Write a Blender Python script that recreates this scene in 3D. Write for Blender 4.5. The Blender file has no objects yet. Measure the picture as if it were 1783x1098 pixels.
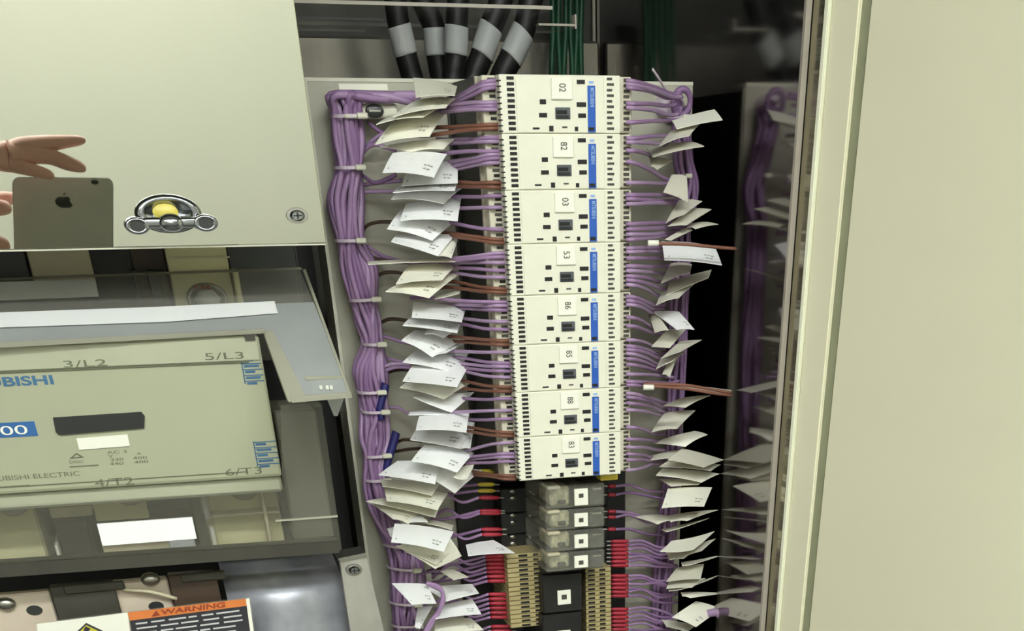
import bpy, bmesh, math, random
import numpy as np
from mathutils import Matrix, Vector
random.seed(7)
sc = bpy.context.scene
C = sc.collection

# ------------------------------------------------------------------ camera
PX, PY, FP = 1066.543, 2152.892, 2011.988          # principal point and focal length, in pixels of 1783x1098
def _unit(px, py):
    w = np.array([px - PX, py - PY, FP]); return w / np.linalg.norm(w)
R = np.array([_unit(9450, 240), _unit(165, 318), -_unit(1085, 4350)])   # rows: world X, Y, Z seen from the camera
cam_d = bpy.data.cameras.new('camera')
cam = bpy.data.objects.new('camera', cam_d); C.objects.link(cam)
cam_d.sensor_width = 36.0; cam_d.lens = 36.0 * FP / 1783
cam_d.shift_x = (891.5 - PX) / 1783; cam_d.shift_y = (PY - 549.0) / 1783
cam_d.clip_start = 0.01; cam_d.clip_end = 50
cam.matrix_world = Matrix(((R[0][0], -R[0][1], -R[0][2], 0), (R[1][0], -R[1][1], -R[1][2], 0),
                           (R[2][0], -R[2][1], -R[2][2], 0), (0, 0, 0, 1)))
sc.camera = cam

# ------------------------------------------------------------------ world, exposure
w = bpy.data.worlds.new('world'); sc.world = w; w.use_nodes = True
w.node_tree.nodes['Background'].inputs[0].default_value = (0.9, 0.92, 0.85, 1)
w.node_tree.nodes['Background'].inputs[1].default_value = 0.05
sc.view_settings.view_transform = 'Standard'; sc.view_settings.look = 'None'
sc.view_settings.exposure = 0.0; sc.view_settings.gamma = 1.0
sc.view_settings.use_curve_mapping = False
LAMP = 37.0            # strength of the fluorescent ceiling fixtures (built with the room below)

# ------------------------------------------------------------------ helpers
def ray(px, py): return R @ np.array([px - PX, py - PY, FP])
def at(px, py, Y):
    r = ray(px, py); return Vector(r * Y / r[1])
def on_plane(px, py, p0, n):
    r = Vector(ray(px, py)); return r * (Vector(p0).dot(n) / r.dot(n))
def lin(c):
    return tuple(((v / 255) / 12.92 if v / 255 <= .04045 else ((v / 255 + .055) / 1.055) ** 2.4) for v in c) + (1,)

MATS = {}
def mat(name, col, rough=.5, metal=0., var=.05, scale=40., bump=0., bscale=200., alpha=1., spec=.5, trans=0., emit=0., stretch=None, coat=0.):
    if name in MATS: return MATS[name]
    m = bpy.data.materials.new(name); m.use_nodes = True
    nt = m.node_tree; b = nt.nodes['Principled BSDF']
    c = lin(col)
    tc = nt.nodes.new('ShaderNodeTexCoord'); mp = nt.nodes.new('ShaderNodeMapping')
    nt.links.new(tc.outputs['Object'], mp.inputs[0])
    if stretch: mp.inputs['Scale'].default_value = stretch
    if var > 0:
        n = nt.nodes.new('ShaderNodeTexNoise'); n.inputs['Scale'].default_value = scale; n.inputs['Detail'].default_value = 4
        nt.links.new(mp.outputs[0], n.inputs['Vector'])
        r = nt.nodes.new('ShaderNodeValToRGB')
        r.color_ramp.elements[0].position = .3; r.color_ramp.elements[1].position = .7
        r.color_ramp.elements[0].color = tuple(max(0, v * (1 - var)) for v in c[:3]) + (1,)
        r.color_ramp.elements[1].color = tuple(min(1, v * (1 + var)) for v in c[:3]) + (1,)
        nt.links.new(n.outputs['Fac'], r.inputs[0]); nt.links.new(r.outputs[0], b.inputs['Base Color'])
    else: b.inputs['Base Color'].default_value = c
    if bump > 0:
        n2 = nt.nodes.new('ShaderNodeTexNoise'); n2.inputs['Scale'].default_value = bscale; n2.inputs['Detail'].default_value = 3
        nt.links.new(mp.outputs[0], n2.inputs['Vector'])
        bp = nt.nodes.new('ShaderNodeBump'); bp.inputs['Strength'].default_value = bump; bp.inputs['Distance'].default_value = .002
        nt.links.new(n2.outputs['Fac'], bp.inputs['Height']); nt.links.new(bp.outputs[0], b.inputs['Normal'])
    b.inputs['Roughness'].default_value = rough; b.inputs['Metallic'].default_value = metal
    b.inputs['Specular IOR Level'].default_value = spec; b.inputs['Alpha'].default_value = alpha
    b.inputs['Transmission Weight'].default_value = trans; b.inputs['Coat Weight'].default_value = coat
    if emit > 0:
        b.inputs['Emission Color'].default_value = c; b.inputs['Emission Strength'].default_value = emit
    MATS[name] = m
    return m
mat('wall_paint', (214, 213, 201), .6, var=.02, scale=3)
mat('ceiling_paint', (225, 225, 215), .8, var=.02, scale=5)
mat('floor_vinyl', (84, 82, 74), .4, var=.08, scale=8)
mat('lamp_white', (235, 235, 230), .4, var=0)
mat('lamp_glow', (246, 251, 252), .4, var=0, emit=LAMP)
mat('mirror_steel', (198, 199, 184), .012, 1., var=.01, scale=4, bump=.006, bscale=9)
mat('barrier_mirror', (146, 142, 140), .09, 1., var=.03, scale=10)
mat('cabinet_dark', (62, 61, 55), .45, var=.15, scale=14)
mat('rear_steel', (138, 134, 124), .2, .6, var=.15, scale=6, stretch=(6, 1, .4))
mat('shade_black', (20, 22, 20), .5, var=.1)  # black that stands in for shade on unlit sides and gaps
mat('plate_paint', (180, 177, 160), .38, var=.04, scale=20)
mat('plate_edge', (214, 212, 192), .4, var=.02)
mat('door_paint', (236, 232, 202), .28, var=.02, scale=3, coat=.3)
mat('door_edge', (240, 240, 214), .4, var=.02)
mat('gasket', (150, 152, 122), .6, var=.05)
mat('jamb_steel', (170, 165, 142), .16, .9, var=.08, scale=2.2, bump=1., bscale=2.5, stretch=(1, 1, 18))
mat('acrylic_edge', (196, 188, 172), .25, var=.03)
mat('relay_cream', (236, 234, 214), .42, var=.02, scale=60)
mat('relay_cream_dim', (214, 208, 186), .45, var=.05, scale=80)
mat('relay_skirt', (176, 168, 150), .5, var=.08, scale=80)
mat('slot_black', (16, 15, 10), .6, var=.1)
mat('button_dark', (34, 36, 40), .35, var=.1)
mat('button_grey', (84, 88, 92), .35, var=.1)
mat('label_white', (246, 245, 228), .5, var=.01)
mat('ink', (70, 68, 60), .6, var=.05)
mat('blue_strip', (38, 92, 184), .4, var=.04)
mat('blue_text', (150, 184, 232), .4, var=.02)
mat('black_plastic', (26, 25, 24), .45, var=.15, scale=60)
mat('black_rubber', (24, 24, 22), .5, var=.1, scale=60)
mat('sleeve_grey', (204, 206, 202), .45, var=.05, scale=50)
mat('wire_purple', (160, 128, 166), .42, var=.1, scale=30)
mat('wire_purple_deep', (142, 110, 150), .42, var=.1, scale=30)
mat('wire_lilac', (174, 146, 180), .42, var=.08, scale=30)
mat('wire_brown', (128, 84, 66), .45, var=.1, scale=30)
mat('wire_dark', (70, 54, 40), .45, var=.1, scale=30)
mat('wire_blue', (40, 38, 104), .45, var=.1, scale=30)
mat('wire_green', (16, 70, 42), .45, var=.15, scale=30)
mat('tie_nylon', (214, 198, 208), .4, var=.03)
mat('nylon_white', (224, 222, 200), .4, var=.03)
mat('paper_white', (252, 253, 250), .7, var=.025, scale=25)
mat('paper_cream', (248, 246, 228), .7, var=.03, scale=25)
mat('paper_beige', (226, 223, 204), .7, var=.05, scale=25)
mat('ferrule_red', (166, 40, 56), .4, var=.12, scale=60)
mat('ferrule_yellow', (206, 184, 62), .4, var=.08, scale=60)
mat('terminal_beige', (172, 158, 112), .5, var=.08, scale=60)
mat('clear_plastic', (214, 212, 196), .12, var=.04, scale=30, alpha=.16, spec=.6)
mat('smoke_plastic', (134, 132, 116), .12, var=.06, scale=20, alpha=.2, spec=.6)
mat('smoke_solid', (118, 116, 104), .3, var=.08, scale=20)
mat('clear_cover', (206, 211, 208), .1, var=.03, scale=20, alpha=.55, spec=.8)
mat('clear_rim', (196, 194, 172), .2, var=.04, scale=20, alpha=.75)
mat('coil_green', (150, 146, 118), .5, var=.5, scale=160)
mat('contact_dark', (70, 72, 64), .4, .3, var=.4, scale=150)
mat('silver', (172, 170, 162), .3, 1., var=.08, scale=60)
mat('chrome', (158, 161, 164), .14, 1., var=.02)
mat('hole_dark', (52, 54, 50), .35, var=.1)
mat('amber', (222, 206, 96), .35, var=.08, scale=60)
mat('breaker_paint', (172, 175, 146), .45, var=.025, scale=12)
mat('breaker_rim', (180, 182, 156), .4, var=.03, scale=20)
mat('print_blue', (62, 106, 140), .5, var=.12, scale=80)
mat('print_blue_box', (44, 100, 158), .45, var=.05, scale=40)
mat('tag_print', (168, 168, 160), .6, var=.05)
mat('print_grey', (104, 108, 84), .6, var=.08, scale=80)
mat('tape_black', (34, 37, 31), .55, var=.12, scale=60)
mat('bar_tan', (206, 197, 164), .45, var=.06, scale=30)
mat('bar_cream', (224, 220, 172), .45, var=.05, scale=30)
mat('bar_dark', (64, 62, 52), .5, var=.15, scale=30)
mat('bar_copper', (216, 201, 180), .35, .1, var=.06, scale=20)
mat('galvanised', (168, 170, 176), .36, .35, var=.18, scale=45, bump=.06, bscale=60)
mat('alu', (206, 204, 194), .3, .7, var=.08, scale=50, bump=.06, bscale=90)
mat('orange_print', (222, 128, 62), .5, var=.04)
mat('brown_print', (150, 62, 34), .5, var=.04)
mat('dark_print', (48, 46, 52), .5, var=.06)
mat('yellow_print', (208, 200, 60), .5, var=.04)
mat('phone_grey', (204, 207, 204), .4, .0, var=.03, scale=30)
mat('phone_edge', (150, 150, 142), .25, .6, var=.03)
mat('phone_logo', (46, 50, 47), .35, .2, var=.03)
mat('skin', (238, 188, 178), .5, var=.06, scale=25)

def props(o, label=None, cat=None, group=None, kind=None):
    if label: o['label'] = label
    if cat: o['category'] = cat
    if group: o['group'] = group
    if kind: o['kind'] = kind
    return o
def empty(name, loc=(0, 0, 0), **k):
    o = bpy.data.objects.new(name, None); C.objects.link(o); o.location = loc; o.empty_display_size = .02
    return props(o, **k)
def link(name, me, m, parent=None, smooth=False, **k):
    if m and not me.materials: me.materials.append(MATS[m])
    if smooth:
        me.polygons.foreach_set('use_smooth', [True] * len(me.polygons))
    o = bpy.data.objects.new(name, me); C.objects.link(o)
    if parent:
        o.parent = parent; o.matrix_parent_inverse = Matrix.Translation(-Vector(parent_loc(parent)))
    return props(o, **k)
def parent_loc(o):
    l = Vector(o.location)
    while o.parent: o = o.parent; l = l * 0 + Vector((0, 0, 0)); break
    return l
def mesh(name, V, F):
    me = bpy.data.meshes.new(name); me.from_pydata([tuple(v) for v in V], [], F); me.validate(); me.update(); return me
def from_bm(name, bm):
    me = bpy.data.meshes.new(name); bm.to_mesh(me); bm.free(); return me
def box_bm(a, b, bev=0., seg=1):
    bm = bmesh.new(); bmesh.ops.create_cube(bm, size=1)
    for v in bm.verts:
        v.co = Vector([(a[i] + b[i]) / 2 + v.co[i] * abs(b[i] - a[i]) for i in range(3)])
    if bev > 0: bmesh.ops.bevel(bm, geom=bm.edges[:], offset=bev, segments=seg, affect='EDGES', profile=.5)
    return bm
def box(name, a, b, m, parent=None, bev=0., **k):
    return link(name, from_bm(name, box_bm(a, b, bev)), m, parent, **k)
def pxrect(x0, y0, x1, y1, Y):
    xm, ym = (x0 + x1) / 2, (y0 + y1) / 2
    return at(x0, ym, Y).x, at(x1, ym, Y).x, at(xm, y1, Y).z, at(xm, y0, Y).z
def pbox(name, rect, Y, Yb, m, parent=None, bev=0., **k):
    X0, X1, Z0, Z1 = pxrect(*rect, Y)
    return box(name, (X0, Y, Z0), (X1, Yb, Z1), m, parent, bev, **k)
def spline(P, n=6):
    P = [Vector(p) for p in P]
    if len(P) < 3:
        return [P[0].lerp(P[1], i / n) for i in range(n + 1)]
    out = []; Q = [P[0] * 2 - P[1]] + P + [P[-1] * 2 - P[-2]]
    for i in range(1, len(Q) - 2):
        a, b, c, d = Q[i - 1:i + 3]
        for j in range(n):
            t = j / n
            out.append(.5 * ((2 * b) + (c - a) * t + (2 * a - 5 * b + 4 * c - d) * t * t + (3 * b - a - 3 * c + d) * t ** 3))
    out.append(P[-1]); return out
def tube_data(P, r, seg=7):
    V, F = [], []; n = len(P); up = None
    rr = r if hasattr(r, '__len__') else [r] * n
    for i, p in enumerate(P):
        t = (P[min(i + 1, n - 1)] - P[max(i - 1, 0)])
        if t.length < 1e-9: t = Vector((0, 0, 1))
        t.normalize()
        if up is None:
            up = t.orthogonal().normalized()
        up = (up - t * up.dot(t))
        up = up.normalized() if up.length > 1e-6 else t.orthogonal().normalized()
        s = t.cross(up)
        for k in range(seg):
            a = 2 * math.pi * k / seg
            V.append(p + (up * math.cos(a) + s * math.sin(a)) * rr[i])
    for i in range(n - 1):
        for k in range(seg):
            k2 = (k + 1) % seg
            F.append((i * seg + k, i * seg + k2, (i + 1) * seg + k2, (i + 1) * seg + k))
    F.append(tuple(range(seg))[::-1]); F.append(tuple((n - 1) * seg + k for k in range(seg)))
    return V, F
def tube(name, P, r, m, parent=None, seg=7, n=6, **k):
    return link(name, mesh(name, *tube_data(spline(P, n), r, seg)), m, parent, smooth=True, **k)
def prism(name, poly, dvec, m, parent=None, **k):
    n = len(poly); V = [Vector(p) for p in poly] + [Vector(p) + Vector(dvec) for p in poly]
    F = [tuple(range(n)), tuple(range(n, 2 * n))[::-1]] + [(i, i + n, (i + 1) % n + n, (i + 1) % n) for i in range(n)]
    me = mesh(name, V, F)
    bm = bmesh.new(); bm.from_mesh(me); bmesh.ops.recalc_face_normals(bm, faces=bm.faces[:]); bm.to_mesh(me); bm.free()
    return link(name, me, m, parent, **k)
def disc(name, c, rx, rz, Y0, Y1, m, parent=None, n=28, bev=.0, hole=None, **k):
    # elliptical boss with its axis along Y; profile list gives radius factor and Y
    prof = [(1, Y1), (1, Y0 + bev), (1 - bev / rx, Y0)]
    if hole: prof += [(hole[0], Y0), (hole[0] * .9, Y0 + hole[1])]
    V, F = [], []
    for f, y in prof:
        for i in range(n):
            a = 2 * math.pi * i / n; V.append((c[0] + rx * f * math.cos(a), y, c[1] + rz * f * math.sin(a)))
    for j in range(len(prof) - 1):
        for i in range(n):
            F.append((j * n + i, j * n + (i + 1) % n, (j + 1) * n + (i + 1) % n, (j + 1) * n + i))
    F.append(tuple((len(prof) - 1) * n + i for i in range(n)))
    return link(name, mesh(name, V, F), m, parent, **k)
def text(name, s, rect, Y, m, parent=None, rot=0, thick=.0003, bold=0., **k):
    cu = bpy.data.curves.new('t', 'FONT'); cu.body = s; cu.extrude = .0; cu.offset = bold
    o = bpy.data.objects.new('t', cu); C.objects.link(o)
    dg = bpy.context.evaluated_depsgraph_get(); me = bpy.data.meshes.new_from_object(o.evaluated_get(dg))
    bpy.data.objects.remove(o)
    me.materials.clear()
    if rot: me.transform(Matrix.Rotation(rot, 4, 'Z'))
    xs = [v.co.x for v in me.vertices]; ys = [v.co.y for v in me.vertices]
    X0, X1, Z0, Z1 = rect
    for v in me.vertices:
        v.co = Vector((X0 + (v.co.x - min(xs)) / (max(xs) - min(xs)) * (X1 - X0), Y - thick, Z0 + (v.co.y - min(ys)) / (max(ys) - min(ys)) * (Z1 - Z0)))
    return link(name, me, m, parent, **k)
def ordn(i):
    W = ['first', 'second', 'third', 'fourth', 'fifth', 'sixth', 'seventh', 'eighth', 'ninth', 'tenth', 'eleventh', 'twelfth']
    if i <= 12: return W[i - 1]
    suf = 'th' if 10 <= i % 100 <= 20 else {1: 'st', 2: 'nd', 3: 'rd'}.get(i % 10, 'th')
    return f'{i}{suf}'

# depths (distance in front of the camera along +Y)
YP, YB, YF, YT, YR = 1.28, 1.44, 1.30, 1.315, 1.83
XM = .5845

# ------------------------------------------------------------------ room
ST = dict(kind='structure')
box('floor', (-2.2, -1.7, -1.55), (2.6, 2.0, -1.5), 'floor_vinyl', **ST)
box('ceiling', (-2.2, -1.7, 1.25), (2.6, 2.0, 1.3), 'ceiling_paint', **ST)
box('wall_front', (-2.2, -1.75, -1.5), (2.6, -1.7, 1.25), 'wall_paint', **ST)
box('wall_left', (-2.25, -1.7, -1.5), (-2.2, 2.0, 1.25), 'wall_paint', **ST)
box('wall_right', (2.6, -1.7, -1.5), (2.65, 2.0, 1.25), 'wall_paint', **ST)
box('wall_back', (-2.2, 2.0, -1.5), (2.6, 2.05, 1.25), 'wall_paint', **ST)
for lx, ly, nm in ((-.75, -.6, 'above the left of the cabinet'), (.75, -.6, 'above the right of the cabinet'), (.0, -1.5, 'above the opposite wall')):
    t = empty('ceiling_light', (0, 0, 0), label=f'long white fluorescent ceiling light {nm}', cat='light', group='ceiling lights')
    box('housing', (lx - .62, ly - .15, 1.2), (lx + .62, ly + .15, 1.25), 'lamp_white', t, .004)
    box('diffuser', (lx - .58, ly - .12, 1.19), (lx + .58, ly + .12, 1.2), 'lamp_glow', t)

# ------------------------------------------------------------------ cabinet shell
cab = empty('electrical_cabinet', label='open steel electrical cabinet holding the breaker, relays and wiring', cat='cabinet')
box('back_panel', (-.42, YR, -1.3), (XM + .03, YR + .02, .42), 'cabinet_dark', cab)
z0 = at(760, 66, YR - .03).z
box('rear_shelf_panel', (-.4, YR - .03, -.9), (XM - .004, YR - .004, z0), 'rear_steel', cab, .002)
box('side_panel', (-.44, 1.0, -1.3), (-.42, YR + .02, .42), 'cabinet_dark', cab)
box('side_panel', (XM + .008, 1.262, -1.3), (XM + .03, YR, .42), 'cabinet_dark', cab)
box('roof_panel', (-.44, 1.12, .42), (XM + .03, YR + .02, .44), 'cabinet_dark', cab)
box('floor_panel', (-.44, 1.12, -1.32), (XM + .03, YR + .02, -1.3), 'cabinet_dark', cab)
box('shade_sheet', (-.4, 1.52, -1.2), (.19, 1.525, .02), 'shade_black', cab)  # added black sheet standing in for the darkness in the gap beside the breaker
bar = empty('side_barrier', label='polished side barrier sheet reflecting the right wire bundle', cat='barrier')
box('barrier_sheet', (XM, 1.262, -1.25), (XM + .006, YR - .004, .4), 'barrier_mirror', bar)
box('barrier_edge', (XM - .0003, 1.2575, -1.25), (XM + .0048, 1.262, .4), 'acrylic_edge', bar)
box('trim_1', (XM + .0055, 1.236, -1.3), (XM + .0075, 1.2568, .42), 'jamb_steel', **ST)

# ------------------------------------------------------------------ mounting plate
pl = empty('mounting_plate', label='grey painted mounting plate behind the relay column', cat='plate')
PX0, PX1, PZ1 = .1345 * YB, .387 * YB, .0455 * YB
box('plate_face', (PX0, YB, -1.1), (PX1, YB + .003, PZ1), 'plate_paint', pl)
box('top_flange', (PX0, YB - .0005, PZ1 - .0012), (PX1, YB + .03, PZ1 + .0012), 'plate_edge', pl)
box('left_flange', (PX0 - .002, YB - .004, -1.1), (PX0 + .001, YB + .05, PZ1), 'plate_edge', pl)
box('right_flange', (PX1 - .001, YB + .003, -1.1), (PX1 + .001, YB + .006, PZ1), 'plate_edge', pl)
box('side_box', (PX1 - .004, YB + .006, -1.1), (PX1 - .0005, YR - .05, PZ1 - .004), 'shade_black', pl)  # coloured black in place of the shadow on this unlit side
pbox('plate_label', (590, 146, 675, 157), YB - .0008, YB + .0002, 'label_white', pl)

# ------------------------------------------------------------------ upper left mirror panel
pan = empty('cover_panel', label='polished upper left cover panel reflecting a hand and phone', cat='panel')
XR = .1345 * YP; ZB = at(280, 430, YP).z
bm = box_bm((-.34, YP, ZB), (XR, YP + .004, .33), .0008, 2)
link('panel_face', from_bm('panel_face', bm), 'mirror_steel', pan)
box('bottom_return', (-.34, YP + .0005, ZB - .0008), (XR - .0005, YP + .016, ZB + .0004), 'plate_edge', pan)
box('side_return', (XR - .002, YP + .004, ZB), (XR - .0005, YP + .018, .33), 'plate_edge', pan)
# screw
def screw(name, cx, cy, Y, r, label, kx=1.7):
    t = empty(name, label=label, cat='screw'); c = at(cx, cy, Y)
    disc('washer', (c.x, c.z), r * kx * 1.25, r * 1.2, Y - .0012, Y, 'silver', t, bev=.0004)
    disc('screw_head', (c.x, c.z), r * kx * .85, r * .82, Y - .005, Y - .0012, 'chrome', t, bev=.0018)
    box('cross_slot', (c.x - r * kx * .5, Y - .0052, c.z - r * .11), (c.x + r * kx * .5, Y - .0049, c.z + r * .11), 'hole_dark', t)
    box('cross_slot', (c.x - r * kx * .1, Y - .0052, c.z - r * .5), (c.x + r * kx * .1, Y - .0049, c.z + r * .5), 'hole_dark', t)
screw('panel_screw', 517, 375, YP, .0042, 'round cross-head screw near the lower right corner of the polished panel')
# latch
la = empty('panel_latch', label='chrome wing latch with yellow insert on the polished panel', cat='latch')
c = at(293, 372, YP)
def lathe(name, cx, cz, prof, kx, m, parent, n=36):
    V, F = [], []
    for r, y in prof:
        for i in range(n):
            a = 2 * math.pi * i / n; V.append((cx + r * kx * math.cos(a), y, cz + r * math.sin(a)))
    for j in range(len(prof) - 1):
        for i in range(n): F.append((j * n + i, (j + 1) * n + i, (j + 1) * n + (i + 1) % n, j * n + (i + 1) % n))
    F.append(tuple((len(prof) - 1) * n + i for i in range(n))[::-1])
    me = mesh(name, V, F)
    bm = bmesh.new(); bm.from_mesh(me); bmesh.ops.recalc_face_normals(bm, faces=bm.faces[:]); bm.to_mesh(me); bm.free()
    return link(name, me, m, parent, smooth=True)
lathe('base_ring', c.x, c.z, [(.0118, YP), (.0116, YP - .002), (.0105, YP - .004), (.0088, YP - .0045), (.0082, YP - .0035), (.0078, YP - .002), (.0, YP - .002)], 2.2, 'chrome', la)
lathe('insert', c.x - .002, c.z + .001, [(.0052, YP - .0021), (.0048, YP - .0026), (.0001, YP - .0028)], 1.9, 'amber', la)
c2 = at(298, 388, YP - .016)
bmw = box_bm((c2.x - .022, YP - .019, c2.z - .0030), (c2.x + .022, YP - .013, c2.z + .0034), .002, 3)
link('wing_bar', from_bm('wing_bar', bmw), 'chrome', la, smooth=True)
lathe('hub', c2.x, c2.z, [(.006, YP - .002), (.0055, YP - .012), (.0055, YP - .018), (.004, YP - .021), (.0001, YP - .0215)], 1.8, 'chrome', la)
for qx, qy in ((239, 393), (358, 388)):
    e = at(qx, qy, YP - .018)
    lathe('wing_end', e.x, e.z, [(.0045, YP - .008), (.0052, YP - .010), (.0052, YP - .018), (.0046, YP - .0195), (.0034, YP - .0197), (.0031, YP - .0185)], 1.85, 'chrome', la)
    lathe('end_hole', e.x, e.z, [(.0031, YP - .0187), (.0001, YP - .0187)], 1.85, 'hole_dark', la)

# ------------------------------------------------------------------ breaker and its covers
br = empty('circuit_breaker', label='cream moulded case circuit breaker with blue print on the left', cat='breaker')
YM = 1.27
def rz(y, x=236, Y=YM): return at(x, y, Y).z
xr = at(470, 700, YM).x
zt, zb2, zl = rz(590), rz(846), rz(866)
bm = box_bm((-.30, YM, zb2), (xr, 1.42, zt), .0025, 2); link('case', from_bm('case', bm), 'breaker_paint', br)
box('lower_lip', (-.30, YM + .006, zl - .004), (xr - .001, 1.40, zb2 + .001), 'breaker_rim', br, .002)
box('upper_band', (-.30, YM - .0012, rz(636)), (xr - .002, YM + .001, rz(595)), 'breaker_rim', br, .0006)
box('band_line', (-.30, YM - .0016, rz(638.5)), (xr - .012, YM - .0002, rz(636.5)), 'print_grey', br)
box('band_line', (-.30, YM - .0006, rz(834)), (xr - .03, YM + .0002, rz(832.5)), 'print_grey', br)
def brect(x0, y0, x1, y1, Y=YM): return pxrect(x0, y0, x1, y1, Y)
text('print', '3/L2', brect(110, 626, 186, 638), YM - .0012, 'print_grey', br)
text('print', '5/L3', brect(356, 613, 424, 625), YM - .0012, 'print_grey', br)
text('print', '4/T2', brect(164, 832, 233, 845), YM, 'print_grey', br)
text('print', '6/T3', brect(392, 814, 456, 826), YM, 'print_grey', br)
a0 = brect(0, 654, 93, 671); wd = a0[1] - a0[0]
text('brand_print', 'MITSUBISHI', (a0[1] - wd * 2.2, a0[1], a0[2], a0[3]), YM, 'print_blue', br, bold=.03)
a0 = brect(0, 824, 140, 832); wd = a0[1] - a0[0]
text('maker_print', 'MITSUBISHI ELECTRIC', (a0[1] - wd * 1.33, a0[1], a0[2], a0[3]), YM, 'print_grey', br)
pbox('rating_box', (-60, 736, 64, 762), YM - .0004, YM + .0005, 'print_blue_box', br)
text('rating_print', '400', brect(-26, 741, 48, 757), YM - .0005, 'label_white', br)
q = [at(x, y, YM - .002) for x, y in ((92, 727), (246, 717), (252, 724), (251, 745), (103, 757), (97, 752))]
prism('handle_tape', q, (0, .003, 0), 'tape_black', br)
q = [at(x, y, YM - .001) for x, y in ((133, 763), (222, 756), (226, 776), (138, 783))]
prism('white_sticker', q, (0, .002, 0), 'label_white', br)
tri = [at(x, y, YM - .0003) for x, y in ((120, 799), (133, 788), (147, 796))]
prism('warning_mark', tri, (0, .001, 0), 'print_grey', br)
tri = [at(x, y, YM - .0005) for x, y in ((128, 796), (133, 791), (140, 795))]
prism('warning_mark_inner', tri, (0, .001, 0), 'breaker_paint', br)
for s, r_ in (('DISC', (121, 801, 146, 806)), ('AC 3', (186, 784, 221, 789)), ('V', (188, 791, 197, 796)), ('230', (192, 797, 215, 802)), ('440', (191, 804, 215, 809)), ('A', (238, 787, 246, 791)), ('400', (231, 794, 256, 799)), ('400', (233, 801, 258, 806))):
    text('rating_text', s, brect(*r_), YM, 'print_grey', br)
pbox('rating_line', (121, 810, 172, 812), YM - .0004, YM + .0002, 'print_grey', br)
pbox('rating_line', (0, 845, 52, 847), YM - .0004, YM + .0002, 'print_grey', br)
for x0, y0, x1, y1 in ((419, 622, 455, 668), (441, 768, 483, 812)):
    for i in range(5):
        y = y0 + (y1 - y0) * i / 4.6; sx = (y - y0) * .18
        pbox('scale_print', (x0 + sx, y, x0 + sx + (x1 - x0) * .95, y + 1.6), YM - .0004, YM + .0002, 'print_blue', br)
        pbox('scale_print', (x0 + sx + 4, y + 3, x0 + sx + 22 + 8 * (i % 2), y + 7), YM - .0004, YM + .0002, 'print_blue', br)
    pbox('scale_print', (x0 + 3, y0, x0 + 5, y1), YM - .0004, YM + .0002, 'print_blue', br)
pbox('corner_clip', (426, 582, 444, 592), YM - .003, YM + .002, 'bar_dark', br)

# upper terminal compartment
ub = empty('upper_terminals', label='upper terminal blocks of the breaker below the polished panel', cat='terminal block')
YU = 1.40
pbox('backing', (-200, 425, 530, 640), YU + .03, YU + .035, 'bar_dark', ub)
for x0, y0, x1, y1, m, d in ((52, 425, 160, 500, 'bar_tan', 0), (296, 425, 402, 540, 'bar_cream', 0), (402, 425, 520, 530, 'hole_dark', .012), (160, 425, 235, 530, 'black_plastic', .01), (235, 425, 297, 560, 'wire_dark', .012), (-120, 425, 52, 520, 'hole_dark', .012)):
    sk = .13 * (y1 - y0)
    X0, X1, Z0, Z1 = pxrect(x0, y0, x1, y1, YU + d)
    box('terminal_barrier', (X0, YU + d, Z0), (X1, YU + .03, Z1), m, ub, .001)
for dx, w_, m in ((236, 8, 'hole_dark'), (262, 20, 'hole_dark'), (280, 14, 'bar_dark'), (410, 10, 'bar_cream')):
    pbox('barrier_rib', (dx, 470, dx + w_, 535), YU - .012, YU + .02, m, ub, .0008)
pbox('step', (300, 447, 400, 450), YU - .002, YU, 'bar_tan', ub)
pbox('step', (302, 470, 401, 473), YU - .002, YU, 'bar_tan', ub)
bolt = at(362, 521, YU - .01)
lathe('bolt_washer', bolt.x, bolt.z, [(.0115, YU), (.0112, YU - .006), (.0098, YU - .008), (.0094, YU - .006), (.0001, YU - .006)], 1.6, 'silver', ub)
lathe('bolt_head', bolt.x, bolt.z, [(.0075, YU - .006), (.0072, YU - .013), (.0001, YU - .014)], 1.6, 'sleeve_grey', ub, n=6)
for dx in (-12, 0, 9):
    pbox('red_mark', (350 + dx, 496, 358 + dx, 503), YU - .014, YU - .010, 'brown_print', ub, .001)
tagp = empty('terminal_label', label='white label strip in front of the upper breaker terminals', cat='label')
q = [at(x, y, YU - .03) for x, y in ((-120, 494), (166, 486), (172, 516), (-120, 528))]
prism('strip', q, (0, .002, 0), 'sleeve_grey', tagp)

# clear L-shaped cover, tilted forward
uc = empty('terminal_cover', label='clear L-shaped plastic terminal cover over the breaker top', cat='cover')
A = at(528, 470, 1.37); B = at(612, 690, 1.17); n_ = Vector((0, (B - A).z, -(B - A).y)).normalized()
def cv(px, py, off=0.): return on_plane(px, py, A + Vector((0, off, 0)), n_)
prism('back_sheet', [cv(*q) for q in ((-120, 492), (522, 468), (546, 526), (-120, 548))], (0, .004, 0), 'clear_plastic', uc)
prism('front_sheet', [cv(*q) for q in ((-120, 548), (546, 526), (611, 688), (506, 697), (462, 577), (-120, 609))], (0, .004, 0), 'clear_cover', uc)
prism('arm_lip', [cv(*q, -.001) for q in ((538, 662), (600, 658), (612, 686), (545, 692))], (0, .006, 0), 'clear_cover', uc)
prism('arm_edge', [cv(*q, -.002) for q in ((528, 470), (532, 468), (613, 690), (608, 690))], (0, .010, 0), 'clear_rim', uc)
prism('arm_inner_edge', [cv(*q, -.002) for q in ((458, 576), (474, 574), (532, 690), (503, 700))], (0, .014, 0), 'clear_rim', uc)
prism('arm_bottom_edge', [cv(*q, -.003) for q in ((505, 690), (611, 682), (613, 692), (508, 701))], (0, .010, 0), 'clear_rim', uc)
prism('front_edge', [cv(*q, -.002) for q in ((-120, 602), (460, 572), (464, 580), (-120, 612))], (0, .008, 0), 'clear_rim', uc)
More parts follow.
